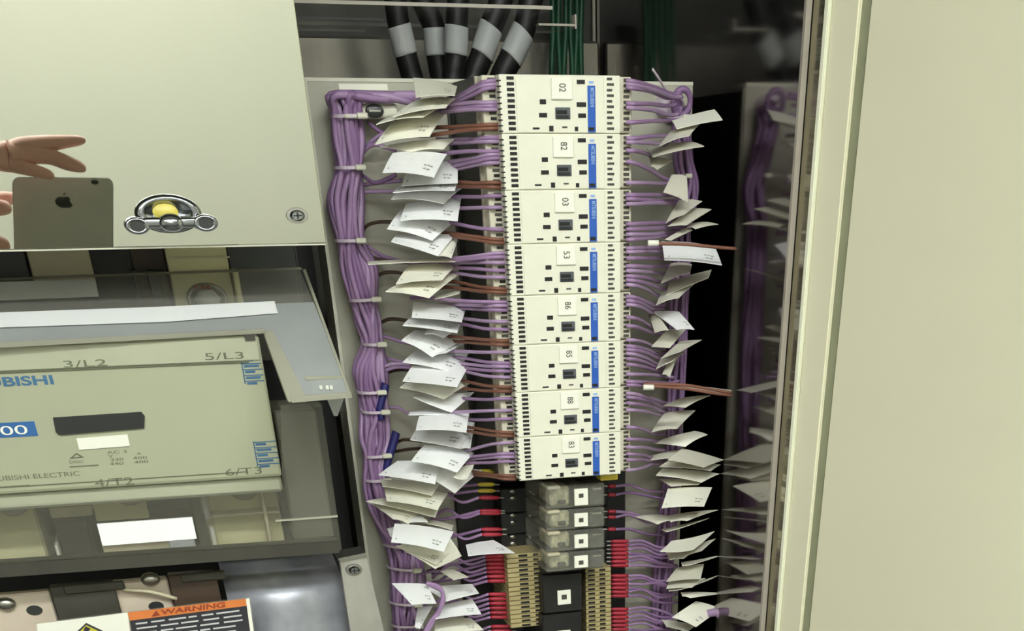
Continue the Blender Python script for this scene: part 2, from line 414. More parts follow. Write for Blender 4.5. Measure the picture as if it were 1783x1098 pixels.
prism('back_edge', [cv(*q, -.001) for q in ((-120, 488), (524, 465), (526, 469), (-120, 492))], (0, .006, 0), 'clear_rim', uc)
prism('arm_step', [cv(*q, -.001) for q in ((530, 655), (598, 654), (600, 659), (532, 661))], (0, .004, 0), 'clear_rim', uc)
for x in (559, 570, 577):
    prism('moulded_mark', [cv(*q, -.004) for q in ((x - 3, 671), (x + 2, 671), (x + 3, 678), (x - 2, 678))], (0, .002, 0), 'label_white', uc)
glare = prism('glare_strip', [cv(*q, -.003) for q in ((-120, 548), (275, 534), (478, 524), (484, 545), (290, 560), (-120, 574))], (0, .0015, 0), 'paper_white', None,  # bright white stands in for the ceiling light reflected in the cover
            label='white strip standing in for ceiling light glare on the clear cover', cat='highlight')
pend = at(580, 700, 1.24)
prism('hook', [at(x, y, 1.2) for x, y in ((568, 690), (600, 690), (588, 724), (582, 724))], (0, .004, 0), 'clear_cover', uc)

# lower clear terminal cover
lc = empty('terminal_cover', label='smoky clear terminal cover along the bottom of the breaker', cat='cover')
YL = 1.262
prism('cover_sheet', [at(x, y, YL) for x, y in ((489, 706), (556, 700), (592, 950), (590, 962), (-120, 1014), (-120, 890), (492, 852))], (0, .004, 0), 'smoke_plastic', lc)
prism('bottom_rim', [at(x, y, YL - .002) for x, y in ((-120, 990), (591, 942), (591, 962), (-120, 1014))], (0, .02, 0), 'bar_dark', lc)
prism('top_rim', [at(x, y, YL - .002) for x, y in ((489, 706), (556, 700), (558, 708), (491, 714))], (0, .03, 0), 'smoke_plastic', lc)
prism('fold_line', [at(x, y, YL - .0015) for x, y in ((480, 905), (588, 897), (588, 900), (480, 908))], (0, .003, 0), 'clear_rim', lc)
prism('inner_wall', [at(x, y, YL + .002) for x, y in ((556, 702), (592, 958), (592, 958), (556, 702))][:2] + [at(592, 958, YL + .12), at(556, 702, YL + .12)], (.002, 0, 0), 'smoke_plastic', lc)
lt = empty('lower_terminals', label='cream terminal bars behind the smoky lower breaker cover', cat='terminal block')
YI = 1.33
pbox('backing', (-200, 800, 575, 990), YI + .06, YI + .065, 'bar_dark', lt)
for x0, y0, x1, y1, m, d in ((358, 838, 488, 950, 'bar_cream', 0), (-60, 862, 72, 984, 'bar_cream', 0), (160, 850, 255, 905, 'bar_cream', .004), (178, 930, 300, 972, 'bar_tan', .01), (296, 940, 342, 966, 'sleeve_grey', .002), (86, 880, 160, 900, 'bar_tan', .0), (104, 905, 160, 985, 'black_plastic', .004), (490, 845, 545, 940, 'hole_dark', .006), (250, 862, 330, 885, 'hole_dark', .006)):
    X0, X1, Z0, Z1 = pxrect(x0, y0, x1, y1, YI + d); box('terminal_bar', (X0, YI + d, Z0), (X1, YI + .06, Z1), m, lt, .001)
for x0, y0, x1, y1, m in ((340, 850, 372, 960, 'smoke_plastic'), (70, 872, 88, 995, 'smoke_plastic'), (352, 855, 362, 905, 'sleeve_grey'), (368, 918, 376, 952, 'label_white'), (100, 948, 106, 990, 'label_white'), (364, 893, 488, 897, 'bar_tan'), (460, 840, 466, 955, 'bar_tan')):
    pbox('divider', (x0, y0, x1, y1), YI - .02, YI + .03, m, lt, .0008)
for x, y in ((425, 853), (225, 862), (20, 880)):
    b_ = at(x, y, YI - .01)
    lathe('bolt_washer', b_.x, b_.z, [(.0095, YI), (.009, YI - .005), (.0075, YI - .007), (.0001, YI - .007)], 1.5, 'silver', lt)
pbox('end_block', (494, 712, 566, 940), YL + .03, YL + .1, 'smoke_solid', lc, .002)
pbox('white_label', (172, 906, 340, 944), YL - .004, YL - .001, 'paper_white', lc)

# ------------------------------------------------------------------ bottom left: bus bars, bent shield plate, warning sheet
YS = 1.30
for x0, y0, x1, y1, m, lab in ((-20, 1032, 112, 1200, 'bar_copper', 'tan bus bar with round hole at bottom left corner'), (214, 1008, 312, 1180, 'bar_copper', 'tan bus bar with bolt above the orange warning header')):
    t = empty('bus_bar', label=lab, cat='bus bar', group='bus bars at the bottom left')
    pbox('bar', (x0, y0, x1, y1), YS, YS + .012, m, t, .0015)
    if x0 < 0:
        hs, bs = ((60, 1062),), ((10, 1052),)
    else: hs, bs = ((272, 1055),), ((262, 1009),)
    for hx, hy in hs:
        h = at(hx, hy, YS); lathe('hole', h.x, h.z, [(.0042, YS - .0004), (.0001, YS - .0003)], 1.7, 'hole_dark', t, n=20)
    for hx, hy in bs:
        h = at(hx, hy, YS - .004); lathe('bolt', h.x, h.z, [(.0055, YS), (.0052, YS - .004), (.003, YS - .006), (.0001, YS - .006)], 1.6, 'silver', t, n=16)
    if x0 > 0:
        tube('linkage', [at(215, 1026, YS - .006), at(262, 1030, YS - .008), at(308, 1042, YS - .006)], .0017, 'bar_tan', t)
for i, (x0, y0, x1, y1, m) in enumerate(((108, 1015, 220, 1180, 'bar_dark'), (312, 996, 395, 1180, 'wire_dark'))):
    t = empty('insulating_barrier', label=('dark barrier between the two tan bus bars', 'brown barrier to the right of the bolted bus bar')[i], cat='barrier')
    pbox('plate', (x0, y0, x1, y1), YS - .006, YS + .006, m, t, .001)
    pbox('top_strip', (x0 + 2, y0, x1 - 2, y0 + 16), YS - .008, YS - .004, 'bar_dark', t, .001)
sp = empty('shield_plate', label='bent galvanised shield plate at the bottom beside the orange sticker', cat='plate')
xl, xrr = at(395, 1040, 1.31).x, at(600, 1020, 1.29).x
prof = []
zA = at(500, 975, 1.345).z
for yy, zz in ((1.36, zA), (1.326, zA - .005), (1.316, zA - .008), (1.309, zA - .012), (1.304, zA - .017), (1.301, zA - .023), (1.30, zA - .03), (1.298, zA - .16)): prof.append((yy, zz))
V = []; F = []
for x in (xl, xrr):
    for yy, zz in prof: V.append((x, yy, zz))
    for yy, zz in prof: V.append((x, yy + .003, zz - .002))
npf = len(prof)
for i in range(npf - 1):
    F.append((i, i + 1, 2 * npf + i + 1, 2 * npf + i)); F.append((npf + i, 3 * npf + i, 3 * npf + i + 1, npf + i + 1))
    F.append((i, npf + i, npf + i + 1, i + 1)); F.append((2 * npf + i, 2 * npf + i + 1, 3 * npf + i + 1, 3 * npf + i))
me = mesh('sheet', V, F); link('sheet', me, 'galvanised', sp, smooth=True)
bk = empty('corner_bracket', label='bright aluminium bracket with a screw at the bottom of the post', cat='bracket')
prism('plate', [at(x, y, 1.285) for x, y in ((592, 976), (638, 970), (676, 1130), (616, 1135))], (0, .012, 0), 'alu', bk)
prism('top_lip', [at(x, y, 1.284) for x, y in ((588, 972), (636, 962), (640, 970), (594, 979))], (0, .03, 0), 'silver', bk)
screw('bracket_screw', 616, 991, 1.284, .0042, 'cross-head screw in the bright bracket at the bottom of the post', 1.5)
ws = empty('warning_sheet', label='clear sheet with white, black and orange warning sticker at the bottom left', cat='sign')
YW = 1.27
def wq(name, pts, m, dY=0.): prism(name, [at(x, y, YW + dY) for x, y in pts], (0, .0008, 0), m, ws)
prism('clear_sheet', [at(x, y, YW + .002) for x, y in ((60, 1085), (436, 1040), (450, 1140), (75, 1180))], (0, .003, 0), 'clear_plastic', ws)
wq('white_panel', ((64, 1086), (222, 1066), (234, 1150), (74, 1170)), 'label_white')
wq('orange_header', ((222, 1066), (428, 1042), (431, 1054), (226, 1080)), 'orange_print')
wq('black_panel', ((226, 1080), (431, 1054), (442, 1130), (238, 1150)), 'dark_print')
wq('border', ((428, 1042), (434, 1041), (446, 1130), (440, 1131)), 'label_white', -.0002)
wq('triangle', ((150, 1084), (192, 1104), (120, 1112)), 'dark_print', -.0004)
wq('triangle_fill', ((150, 1088), (182, 1103), (128, 1109)), 'yellow_print', -.0008)
wq('triangle_symbol', ((149, 1090), (158, 1094), (152, 1100), (145, 1097)), 'dark_print', -.0012)
cu = bpy.data.curves.new('t', 'FONT'); cu.body = 'WARNING'; cu.offset = .02
o = bpy.data.objects.new('t', cu); C.objects.link(o)
me = bpy.data.meshes.new_from_object(o.evaluated_get(bpy.context.evaluated_depsgraph_get())); bpy.data.objects.remove(o); me.materials.clear()
xs = [v.co.x for v in me.vertices]; ys = [v.co.y for v in me.vertices]
for v in me.vertices:
    u, t_ = (v.co.x - min(xs)) / (max(xs) - min(xs)), (v.co.y - min(ys)) / (max(ys) - min(ys))
    v.co = at(280 + u * 112, 1070 - u * 13.5 - t_ * 9, YW - .0006)
link('header_print', me, 'brown_print', ws)
wq('header_mark', ((264, 1073), (272, 1062), (279, 1071)), 'brown_print', -.0004)
rs = random.Random(3)
for ln in range(5):
    x = 236 + 1.5 * ln
    while x < 415:
        wd = rs.uniform(14, 40); x2 = min(x + wd, 424)
        yb = 1085 + ln * 8.5 - (x - 232) * .128; ye = yb - (x2 - x) * .128
        wq('text_line', ((x, yb), (x2, ye), (x2 + .5, ye + 2.6), (x + .5, yb + 2.6)), 'sleeve_grey', -.0003)
        x = x2 + rs.uniform(4, 9)

# ------------------------------------------------------------------ relays
ZR0 = at(980, 130, YF).z; PITCH = (ZR0 - at(980, 832, YF).z) / 8
def rx(px, Y=YF): return at(px, 180, Y).x
def build_relay():
    t = empty('relay_module', (0, 0, 0))
    def zz(y): return -(y - 129.5) / 104.5 * PITCH
    def rb(name, x0, y0, x1, y1, Y, d, m, par=t, bev=0., lab=None):
        o = box(name, (rx(x0, Y), Y, zz(y1)), (rx(x1, Y), Y + d, zz(y0)), m, par, bev)
        if lab: o['label'] = lab
        return o
    g = .0001
    body = link('body', from_bm('body', box_bm((rx(871), YF, -PITCH + g), (rx(1080), YF + .0152, -g), .0007, 2)), 'relay_cream', t)
    rb('front_plate', 899, 131.5, 1052, 232.5, YF - .0006, .001, 'relay_cream', t, .0004)
    X0 = rx(841, YT); box('terminal_tier', (X0, YT, -PITCH + g), (rx(1096, YT), 1.329, -g), 'relay_cream_dim', t, .0008)
    rb('terminal_block', 1076, 130.5, 1100, 232, YT - .005, .02, 'relay_cream_dim', t, .001)
    box('skirt', (rx(829, 1.33), 1.3292, -PITCH), (rx(1085, 1.33), 1.333, 0), 'relay_skirt', t)
    box('base', (rx(831, 1.3335), 1.3335, -PITCH), (rx(1084, 1.3335), 1.4245, 0), 'black_plastic', t)
    for i in range(10):
        y = 133.5 + i * 9.75 + (i // 2) * .3
        rb('slot', 884, y, 896.5, y + 5.6, YF - .0004, .001, 'slot_black')
        rb('slot', 1057, y, 1069 if i % 2 else 1066, y + 4.4, YF - .0004, .001, 'ink')
        rb('terminal_screw', 851 + (i % 2) * 2, y + .5, 866, y + 6.2, YT - .0004, .001, 'slot_black' if i % 2 else 'ink')
        rb('terminal_screw', 1086, y, 1096, y + 5.5, YT - .0056, .001, 'ink')
        rb('comb_notch', 869, y + 6, 874, y + 8.5, YF - .0002, .006, 'slot_black')
    lb = rb('label_plate', 961, 135, 997.5, 173.5, YF - .0022, .002, 'label_white', bev=.0005)
    for k, r_ in enumerate(((940, 173, 951, 181.5), (938, 197, 952, 205), (1005, 138, 1019, 145.5), (1004, 177.5, 1020.5, 186), (1006.5, 197.5, 1020, 205.5), (926, 223, 938, 226.5), (955, 220, 962.5, 230), (1000, 221.5, 1006, 229.5), (978, 221, 987, 224))):
        rb('port', *r_, YF - .0009, .001, 'slot_black' if k < 8 else 'ink')
    bt = rb('test_button', 967, 187, 993, 208, YF - .0016, .002, 'button_grey', bev=.0004)
    rb('button_window', 968.5, 192, 987, 199, YF - .0019, .001, 'slot_black', bt)
    rb('button_base', 968.5, 201, 990, 206.5, YF - .0019, .001, 'button_dark', bt)
    bs = rb('brand_strip', 1023.5, 148, 1037, 232, YF - .0012, .002, 'blue_strip', bev=.0002)
    rb('strip_latch', 1024.5, 222.5, 1034.5, 228.5, YF - .0016, .001, 'slot_black', bs)
    rb('strip_mark', 1026, 140, 1034, 144.5, YF - .0009, .001, 'blue_text', bs)
    text('strip_print', 'MITSUBISHI', (rx(1027), rx(1034), zz(186), zz(152)), YF - .0012, 'blue_text', bs, rot=-math.pi / 2, bold=.02)
    return t, lb, zz
proto, plb, zz = build_relay()
def copy_tree(o, parent=None):
    c = o.copy(); C.objects.link(c)
    if parent: c.parent = parent
    for ch in o.children: copy_tree(ch, c)
    return c
LBL = ['02', '82', '03', '53', '86', '85', '88', '83']
POS = ['topmost', 'second', 'third', 'fourth', 'fifth', 'sixth', 'seventh', 'lowest']
relays = [proto] + [copy_tree(proto) for _ in range(7)]
for i, o in enumerate(relays):
    o.location = (0, 0, ZR0 - i * PITCH)
    props(o, f'cream relay module with blue strip, {POS[i]} in the column of eight' if i in (0, 7) else f'cream relay module with blue strip, {POS[i]} from top of the column', 'relay', 'cream relay modules')
    lp = [ch for ch in o.children if ch.name.startswith('label_plate')][0]
    s_ = text('label_print', LBL[i], (rx(973), rx(984.5), zz(160), zz(145)), YF - .0022, 'ink', None, rot=-math.pi / 2)
    s_.parent = lp

box('mounting_channel', (at(800, 950, 1.43).x, 1.432, at(900, 1120, 1.43).z), (at(1090, 950, 1.43).x, YB - .0003, ZR0 - 8 * PITCH - .004), 'black_plastic', None, .001,  # black channel also stands in for the dark shading behind the ferrules
    label='black mounting channel and painted shade behind the sockets and beige terminals', cat='channel')
box('mounting_channel', (at(783, 180, 1.425).x, 1.425, ZR0 - 8 * PITCH - .002), (rx(1086, 1.425), YB - .0003, ZR0 - .008), 'black_plastic', None, .001,
    label='black mounting channel behind the column of cream relays', cat='channel')
# ------------------------------------------------------------------ plug-in relays with clear covers and their sockets
YK = 1.315
rows = [842, 884.5, 921.5, 958.5, 993]
pos4 = ['topmost', 'second', 'third', 'lowest']
for i in range(4):
    y0, y1 = rows[i], rows[i + 1]
    t = empty('plug_in_relay', label=f'small clear-cased plug-in relay, {pos4[i]} of four below the cream modules', cat='relay', group='clear plug-in relays')
    X0, X1, Z0, Z1 = pxrect(950, y0 + 1.5, 1053, y1 - 1, YK)
    box('clear_case', (X0, YK, Z0), (X1, YK + .08, Z1), 'clear_plastic', t, .0012)
    pbox('coil', (958, y0 + 5, 992, y1 - 4), YK + .006, YK + .05, 'coil_green', t, .002)
    pbox('coil_cap', (954, y0 + 4, 976, y0 + 10), YK + .003, YK + .03, 'label_white' if i == 0 else 'bar_tan', t, .001)
    pbox('armature', (972, y1 - 14, 986, y1 - 7), YK + .003, YK + .02, 'contact_dark', t, .001)
    pbox('contact_block', (1026, y0 + 6, 1050, y1 - 5), YK + .006, YK + .06, 'contact_dark', t, .001)
    pbox('contact_spring', (1032, y0 + 7, 1047, y0 + 10), YK + .003, YK + .02, 'silver', t)
    pbox('carrier', (952, y1 - 6, 1050, y1 - 2), YK + .008, YK + .07, 'bar_dark', t)
    lb = pbox('label', (1000.5, y0 + 8.5, 1024, y1 - 5), YK - .0012, YK + .0005, 'label_white', t, .0003)
    pbox('label_mark', (1008, y0 + 17, 1016, y0 + 24), YK - .0016, YK - .001, 'ink', lb)
    yk2 = YK + .081
    X0b, X1b, _, _ = pxrect(872, y0, 1058, y1, 1.397)
    s_ = empty('relay_socket', label=f'black socket under the {pos4[i]} clear plug-in relay', cat='socket', group='plug-in relay sockets')
    box('socket_body', (X0b, yk2, Z0 * 1.06 - .0006), (X1b, YB, Z1 * 1.06 + .0004), 'black_plastic', s_, .0008)
    for k, (sx, sy) in enumerate(((893, y0 + 12), (893, y0 + 24))):
        h = at(sx, sy, yk2); lathe('terminal_screw', h.x, h.z, [(.0022, yk2), (.002, yk2 - .002), (.0001, yk2 - .002)], 2.0, 'silver', s_, n=12)
    tube('retaining_clip', [at(921, y0 + 12, yk2 - .002), at(935, y0 + 22, yk2 - .008)], .0006, 'sleeve_grey', s_)

# beige terminal strips, black modules between
def strip(x0, x1, ystart, lab, slots, Y):
    t = empty('terminal_strip', label=lab, cat='terminal strip')
    Zt = at((x0 + x1) / 2, ystart, Y).z; Zs = .0045
    for i in range(16):
        z = Zt - i * Zs
        if z < -.45: break
        Xa, Xb = rx2(x0, Y), rx2(x1, Y)
        mm = box('terminal', (Xa, Y, z - Zs + .0003), (Xb, YB - .001, z - .0003), 'terminal_beige', t, .0004)
        for s0, s1 in slots:
            box('slot', (rx2(s0, Y), Y - .0003, z - Zs * .72), (rx2(s1, Y), Y + .001, z - Zs * .28), 'slot_black', mm)
    return t
def rx2(px, Y): return at(px, 1030, Y).x
YC = 1.36
strip(886, 946, 962, 'beige terminal strip left of the black modules at the bottom', ((906, 921), (931, 940)), YC)
strip(1020, 1064, 988, 'beige terminal strip right of the black modules at the bottom', ((1024, 1036), (1044, 1054)), YC)
YD = 1.345
for i, (y0, y1, lab) in enumerate(((984, 997, 'thin black module just below the clear plug-in relays'), (998, 1066, 'black square module with white label between the beige terminals'), (1068, 1136, 'black module cut off by the bottom edge of the picture'))):
    t = empty('black_module', label=lab, cat='module')
    X0, X1, Z0, Z1 = pxrect(945, y0, 1014, y1, YD)
    box('housing', (X0, YD, Z0), (X1, YB - .001, Z1), 'black_plastic', t, .0012)
    if i:
        l_ = pbox('label', (971, y0 + 29, 994, y0 + 54), YD - .0008, YD + .0005, 'label_white', t, .0003)
        pbox('label_mark', (978, y0 + 37, 987, y0 + 45), YD - .0012, YD - .0006, 'ink', l_)
pbox('yellow_clip', (1046, 825, 1076, 836), YF + .012, YF + .03, 'ferrule_yellow', None, .0008, label='yellow clip under the lower right corner of the lowest relay', cat='clip')

# ------------------------------------------------------------------ thick cables, green wires, acrylic shelf at the top
YG = 1.65
CB = [((687, -20), (690, 15), (695, 45), (707, 96), (717, 132), (728, 175)), ((728, -20), (737, 5), (756, 49), (761, 97), (767, 133), (772, 175)),
      ((798, -20), (797, 6), (795, 46), (794, 96), (789, 133), (784, 175)), ((878, -20), (870, 9), (855, 47), (839, 97), (827, 126), (815, 165)),
      ((932, -20), (921, 12), (911, 55), (889, 102), (874, 132), (858, 170))]
order5 = ['leftmost', 'second from left', 'middle', 'second from right', 'rightmost']
for i, P in enumerate(CB):
    Y = YG + (.03 if i == 1 else 0)
    t = empty('power_cable', label=f'thick black power cable with pale sleeve, {order5[i]} of five', cat='cable', group='black power cables')
    pts = [at(x, y, Y) for x, y in P]; r_ = .0112
    tube('cable', pts, r_, 'black_rubber', t, seg=16)
    tube('sleeve', [pts[2], pts[2].lerp(pts[3], .5), pts[3]], r_ * 1.08, 'sleeve_grey', t, seg=16)
for i, (xa, xb) in enumerate(((962, 960), (973, 975), (985, 981), (994, 997), (1004, 1001), (1014, 1012))):
    tube('green_wire', [at(xa, -20, 1.76), at((xa + xb) / 2 + (-1) ** i * 2, 55, 1.76), at(xb, 140, 1.76), at(xb, 260, 1.76)], .0032, 'wire_green', None,
         label=f'dark green earth wire behind the relay column, {ordn(i + 1)} from the left of six', cat='wire', group='green earth wires')
sh = empty('acrylic_shelf', label='clear acrylic shelf edge crossing above the black cables', cat='shelf')
def ac(name, x0, y0, x1, y1, Y, d, m, par, h=.0012):
    a, b = at(x0, y0, Y), at(x1, y1, Y); zc = (a.z + b.z) / 2
    box(name, (a.x, Y, zc - h), (b.x, Y + d, zc + h), m, par)
ac('shelf_sheet', 500, 5, 962, 10, 1.56, .2, 'clear_plastic', sh); ac('front_edge', 500, 5, 962, 10, 1.559, .001, 'acrylic_edge', sh)
sh2 = empty('acrylic_shelf', label='clear acrylic strip left of the black cables under the shelf', cat='shelf')
ac('strip_sheet', 505, 30, 670, 34, 1.6, .12, 'clear_plastic', sh2, .0008); ac('front_edge', 505, 30, 670, 34, 1.599, .001, 'hole_dark', sh2, .0009)
sh3 = empty('acrylic_bracket', label='small clear bracket edge left of the green wires', cat='bracket')
ac('bracket_sheet', 938, 42, 1001, 44, 1.62, .08, 'clear_plastic', sh3, .0008); ac('front_edge', 938, 42, 1001, 44, 1.619, .001, 'acrylic_edge', sh3, .0008)
a = at(1002, 40, 1.62); box('upright_edge', (a.x - .0008, 1.619, a.z - .004), (a.x + .0008, 1.63, a.z + .006), 'acrylic_edge', sh3)
box('trim_2', (XM - .004, YR - .008, -.2), (XM - .001, YR - .004, .4), 'acrylic_edge', **ST)

# ------------------------------------------------------------------ left wire bundle
BX = [(597, 172), (600, 195), (605, 245), (607, 292), (600, 350), (608, 418), (622, 465), (632, 520), (641, 560), (648, 597), (644, 640), (648, 680), (652, 715), (652, 760), (654, 790), (655, 830), (662, 865), (678, 905), (698, 950), (708, 985), (710, 1040), (712, 1085), (715, 1130)]
WD = [30, 26, 26, 21, 31, 22, 31, 23, 20, 16, 27, 24, 22, 27, 22, 22, 24, 27, 28, 30, 32, 30, 30]
rb_ = random.Random(11)
YW0 = 1.418
for s in range(26):
    ph, rad = rb_.uniform(0, 2 * math.pi), math.sqrt(rb_.uniform(.05, 1))
    pts = []; dr = rb_.uniform(-.12, .12)
    for j, ((x, y), w_) in enumerate(zip(BX, WD)):
        a = ph + dr * j + .35 * math.sin(j * 1.3 + s)
        u, v = math.cos(a) * rad, math.sin(a) * rad
        p = at(x + u * w_, y, YW0); p.y += v * .0115 - .002
        pts.append(p)
    # top: fan over towards the right
    if s % 5 == 0:
        q0 = pts[0]; pts = [at(rb_.uniform(700, 760), rb_.uniform(164, 178), YW0 - .005), at(rb_.uniform(640, 670), rb_.uniform(163, 176), YW0 - .008)] + [q0 + Vector((0, -.003, .002))] + pts[1:]
    else:
        pts = [pts[0] + Vector((.006, .012, .001))] + pts
    tube('bundle_wire', pts, .0028, ('wire_purple', 'wire_purple_deep', 'wire_lilac')[(s * 7) % 3], None, seg=6, n=4,
         label='purple wire running in the thick tied bundle left of the tags', cat='wire', group='wires of the left bundle')
# cable ties
def cable_tie(x, y, hw, i, head=1, tilt=0, lab=None):
    t = empty('cable_tie', label=lab or f'nylon cable tie, {ordn(i)} from the top of the left wire bundle', cat='cable tie', group='ties on the left bundle')
    c_ = at(x, y, YW0); wx = hw * .00037 * YW0 * 1.0
    V, F = [], []; n = 24; h = .0011
    for k in range(n):
        a = 2 * math.pi * k / n
        for dz in (-h, h):
            for f in (1.0, 1.08):
                V.append((c_.x + math.cos(a) * wx * f, c_.y - .002 + math.sin(a) * .0150 * f, c_.z + dz - math.cos(a) * wx * tilt))
    for k in range(n):
        b, d = 4 * k, 4 * ((k + 1) % n)
        F += [(b, d, d + 2, b + 2), (b + 1, b + 3, d + 3, d + 1), (b + 2, d + 2, d + 3, b + 3), (b, b + 1, d + 1, d)]
    link('band', mesh('band', V, F), 'tie_nylon', t)
    hx = c_.x + wx * .55 * head
    box('tie_head', (hx - .004, c_.y - .0205, c_.z - .0018 - wx * .5 * tilt * head), (hx + .0055, c_.y - .0145, c_.z + .002 - wx * .5 * tilt * head), 'nylon_white', t, .0008)
TI = [(607, 203, 29, 0), (607, 292, 25, 0), (608, 418, 25, 0), (634, 520, 27, -.05), (648, 597, 20, 0), (645, 680, 26, 0), (652, 714, 25, 0), (655, 790, 26, -.05), (656, 832, 26, 0), (694, 947, 31, .12), (704, 986, 34, .12), (706, 1046, 34, .1), (708, 1084, 34, .05)]
for i, (x, y, hw, tl) in enumerate(TI): cable_tie(x, y, hw, i + 1, 1, tl)
tm = empty('tie_mount', label='cream tie mount screwed to the plate beside the bundle top', cat='mount')
X0, X1, Z0, Z1 = pxrect(626, 180, 694, 206, 1.415)
link('mount_body', from_bm('mount_body', box_bm((X0, 1.415, Z0), (X1, YB, Z1), .003, 3)), 'nylon_white', tm)
h = at(652, 193, 1.415); lathe('screw_head', h.x, h.z, [(.0046, 1.4155), (.0044, 1.413), (.004, 1.4125), (.0001, 1.4125)], 1.8, 'hole_dark', tm)
box('screw_slot', (h.x - .005, 1.4118, h.z - .0006), (h.x + .005, 1.4127, h.z + .0006), 'silver', tm)
pbox('mount_arm', (600, 198, 640, 206), 1.40, 1.415, 'nylon_white', tm, .001)
for i, P in enumerate((((672, 668), (666, 690), (661, 712), (664, 730)), ((690, 752), (684, 775), (676, 800), (672, 822)))):
    tube('blue_wire', [at(x, y, 1.405) for x, y in P], .0042, 'wire_blue', None, label=('dark blue wire looped at the bundle beside the sixth tie', 'dark blue wire beside the bundle above the eighth tie')[i], cat='wire')

# branch wires from the bundle to the tags
BR = [('wire_purple', [(630, 262), (655, 240), (690, 222), (720, 205)]), ('wire_purple_deep', [(640, 212), (668, 232), (700, 228)]), ('wire_purple', [(628, 270), (650, 252), (690, 262)]),
      ('wire_purple', [(632, 322), (660, 318), (700, 314)]), ('wire_lilac', [(628, 334), (665, 333), (700, 334)]), ('wire_purple_deep', [(632, 306), (655, 318), (690, 304)]),
      ('wire_dark', [(628, 410), (640, 392), (665, 386), (700, 388)]), ('wire_dark', [(628, 420), (640, 442), (665, 452), (710, 456)]), ('wire_purple', [(632, 430), (655, 447), (690, 456), (760, 455)]), ('wire_purple', [(640, 428), (668, 446), (700, 455)]),
      ('wire_dark', [(648, 490), (665, 476), (690, 474), (715, 480)]), ('wire_dark', [(660, 563), (680, 555), (710, 558)]), ('wire_purple', [(650, 588), (670, 586), (700, 595), (730, 600)]),
      ('wire_purple', [(660, 615), (680, 625), (710, 632)]), ('wire_lilac', [(648, 680), (652, 650), (680, 634), (715, 634)]), ('wire_purple', [(655, 690), (660, 655), (685, 640), (715, 640)]),
      ('wire_dark', [(670, 650), (690, 644), (716, 644)]), ('wire_lilac', [(670, 708), (695, 710), (714, 720), (760, 718)]), ('wire_dark', [(690, 770), (705, 765), (735, 768)]), ('wire_dark', [(688, 786), (710, 782), (735, 780)]),
      ('wire_purple_deep', [(690, 990), (720, 1000), (760, 992)]), ('wire_dark', [(735, 1000), (750, 992), (775, 988)])]
for i, (m, P) in enumerate(BR):
    dr_ = {'wire_dark': 'dark brown', 'wire_lilac': 'pale lilac', 'wire_purple_deep': 'deep purple'}.get(m, 'purple')
    n_ = sum(1 for q in BR[:i + 1] if q[0] == m)
    tube('branch_wire', [at(x, y, 1.425 - .03 * k / len(P)) for k, (x, y) in enumerate(P)], (.0015 if m != 'wire_dark' else .0014), m, None, seg=6,
         label=f'thin {dr_} branch wire from bundle to tags, {ordn(n_)} of its colour from top', cat='wire', group='branch wires left')
# looping purple wires at the lower tags
for i, P in enumerate((((742, 1015), (765, 1022), (772, 1045), (758, 1075), (740, 1105)), ((750, 1018), (770, 1030), (766, 1058), (748, 1085), (735, 1110)))):
    tube('loop_wire', [at(x, y, 1.335) for x, y in P], .0022, 'wire_purple', None, label=('outer', 'inner')[i] + ' purple wire looping over the lowest left tags', cat='wire', group='looping wires')

# ------------------------------------------------------------------ paper tags
def tag_mesh(Q, Y, fwd, curl, th=.0005):
    nx, ny = 6, 5
    P = [at(*Q[0], Y), at(*Q[1], Y), at(*Q[2], Y - fwd), at(*Q[3], Y - fwd)]
    nrm = (P[1] - P[0]).cross(P[3] - P[0])
    if nrm.length < 1e-9: nrm = Vector((0, -1, 0))
    nrm.normalize()
    if nrm.y > 0: nrm = -nrm
    V = []
    for sgn in (0, 1):
        for j in range(ny):
            v = j / (ny - 1)
            for i in range(nx):
                u = i / (nx - 1)
                p = P[0].lerp(P[1], u).lerp(P[3].lerp(P[2], u), v)
                p = p + nrm * (curl * math.sin(math.pi * u) + curl * .5 * math.sin(math.pi * v)) - nrm * th * sgn
                V.append(p)
    F = []; N = nx * ny
    for j in range(ny - 1):
        for i in range(nx - 1):
            a = j * nx + i
            F.append((a, a + 1, a + nx + 1, a + nx)); F.append((N + a, N + a + nx, N + a + nx + 1, N + a + 1))
    edge = [i for i in range(nx)] + [j * nx + nx - 1 for j in range(1, ny)] + [(ny - 1) * nx + i for i in range(nx - 2, -1, -1)] + [j * nx for j in range(ny - 2, 0, -1)]
    for k in range(len(edge)):
        a, b = edge[k], edge[(k + 1) % len(edge)]; F.append((a, N + a, N + b, b))
    return V, F, P, nrm
def tag(Q, Y, fwd, curl, m, label, group, marks=True, rr=None):
    V, F, P, nrm = tag_mesh(Q, Y, fwd, curl)
    o = link('paper_tag', mesh('paper_tag', V, F), m, None, smooth=False, label=label, cat='tag', group=group)
    if marks:
        def pt(u, v): return P[0].lerp(P[1], u).lerp(P[3].lerp(P[2], u), v) + nrm * (curl * math.sin(math.pi * u) + curl * .5 * math.sin(math.pi * v) + .0003)
        MV, MF = [], []
        for (u, v, du, dv) in ((.07, .82, .025, .05), (.72, .62, .05, .05), (.79, .62, .03, .05), (.84, .64, .05, .05), (.74, .76, .04, .05), (.80, .77, .06, .05)):
            b = len(MV); MV += [pt(u, v), pt(u + du, v), pt(u + du, v + dv), pt(u, v + dv)]; MF.append((b, b + 1, b + 2, b + 3))
        link('print', mesh('print', MV, MF), 'tag_print', o, kind='stuff')
    return o
W_, K_, B_ = 'paper_white', 'paper_cream', 'paper_beige'
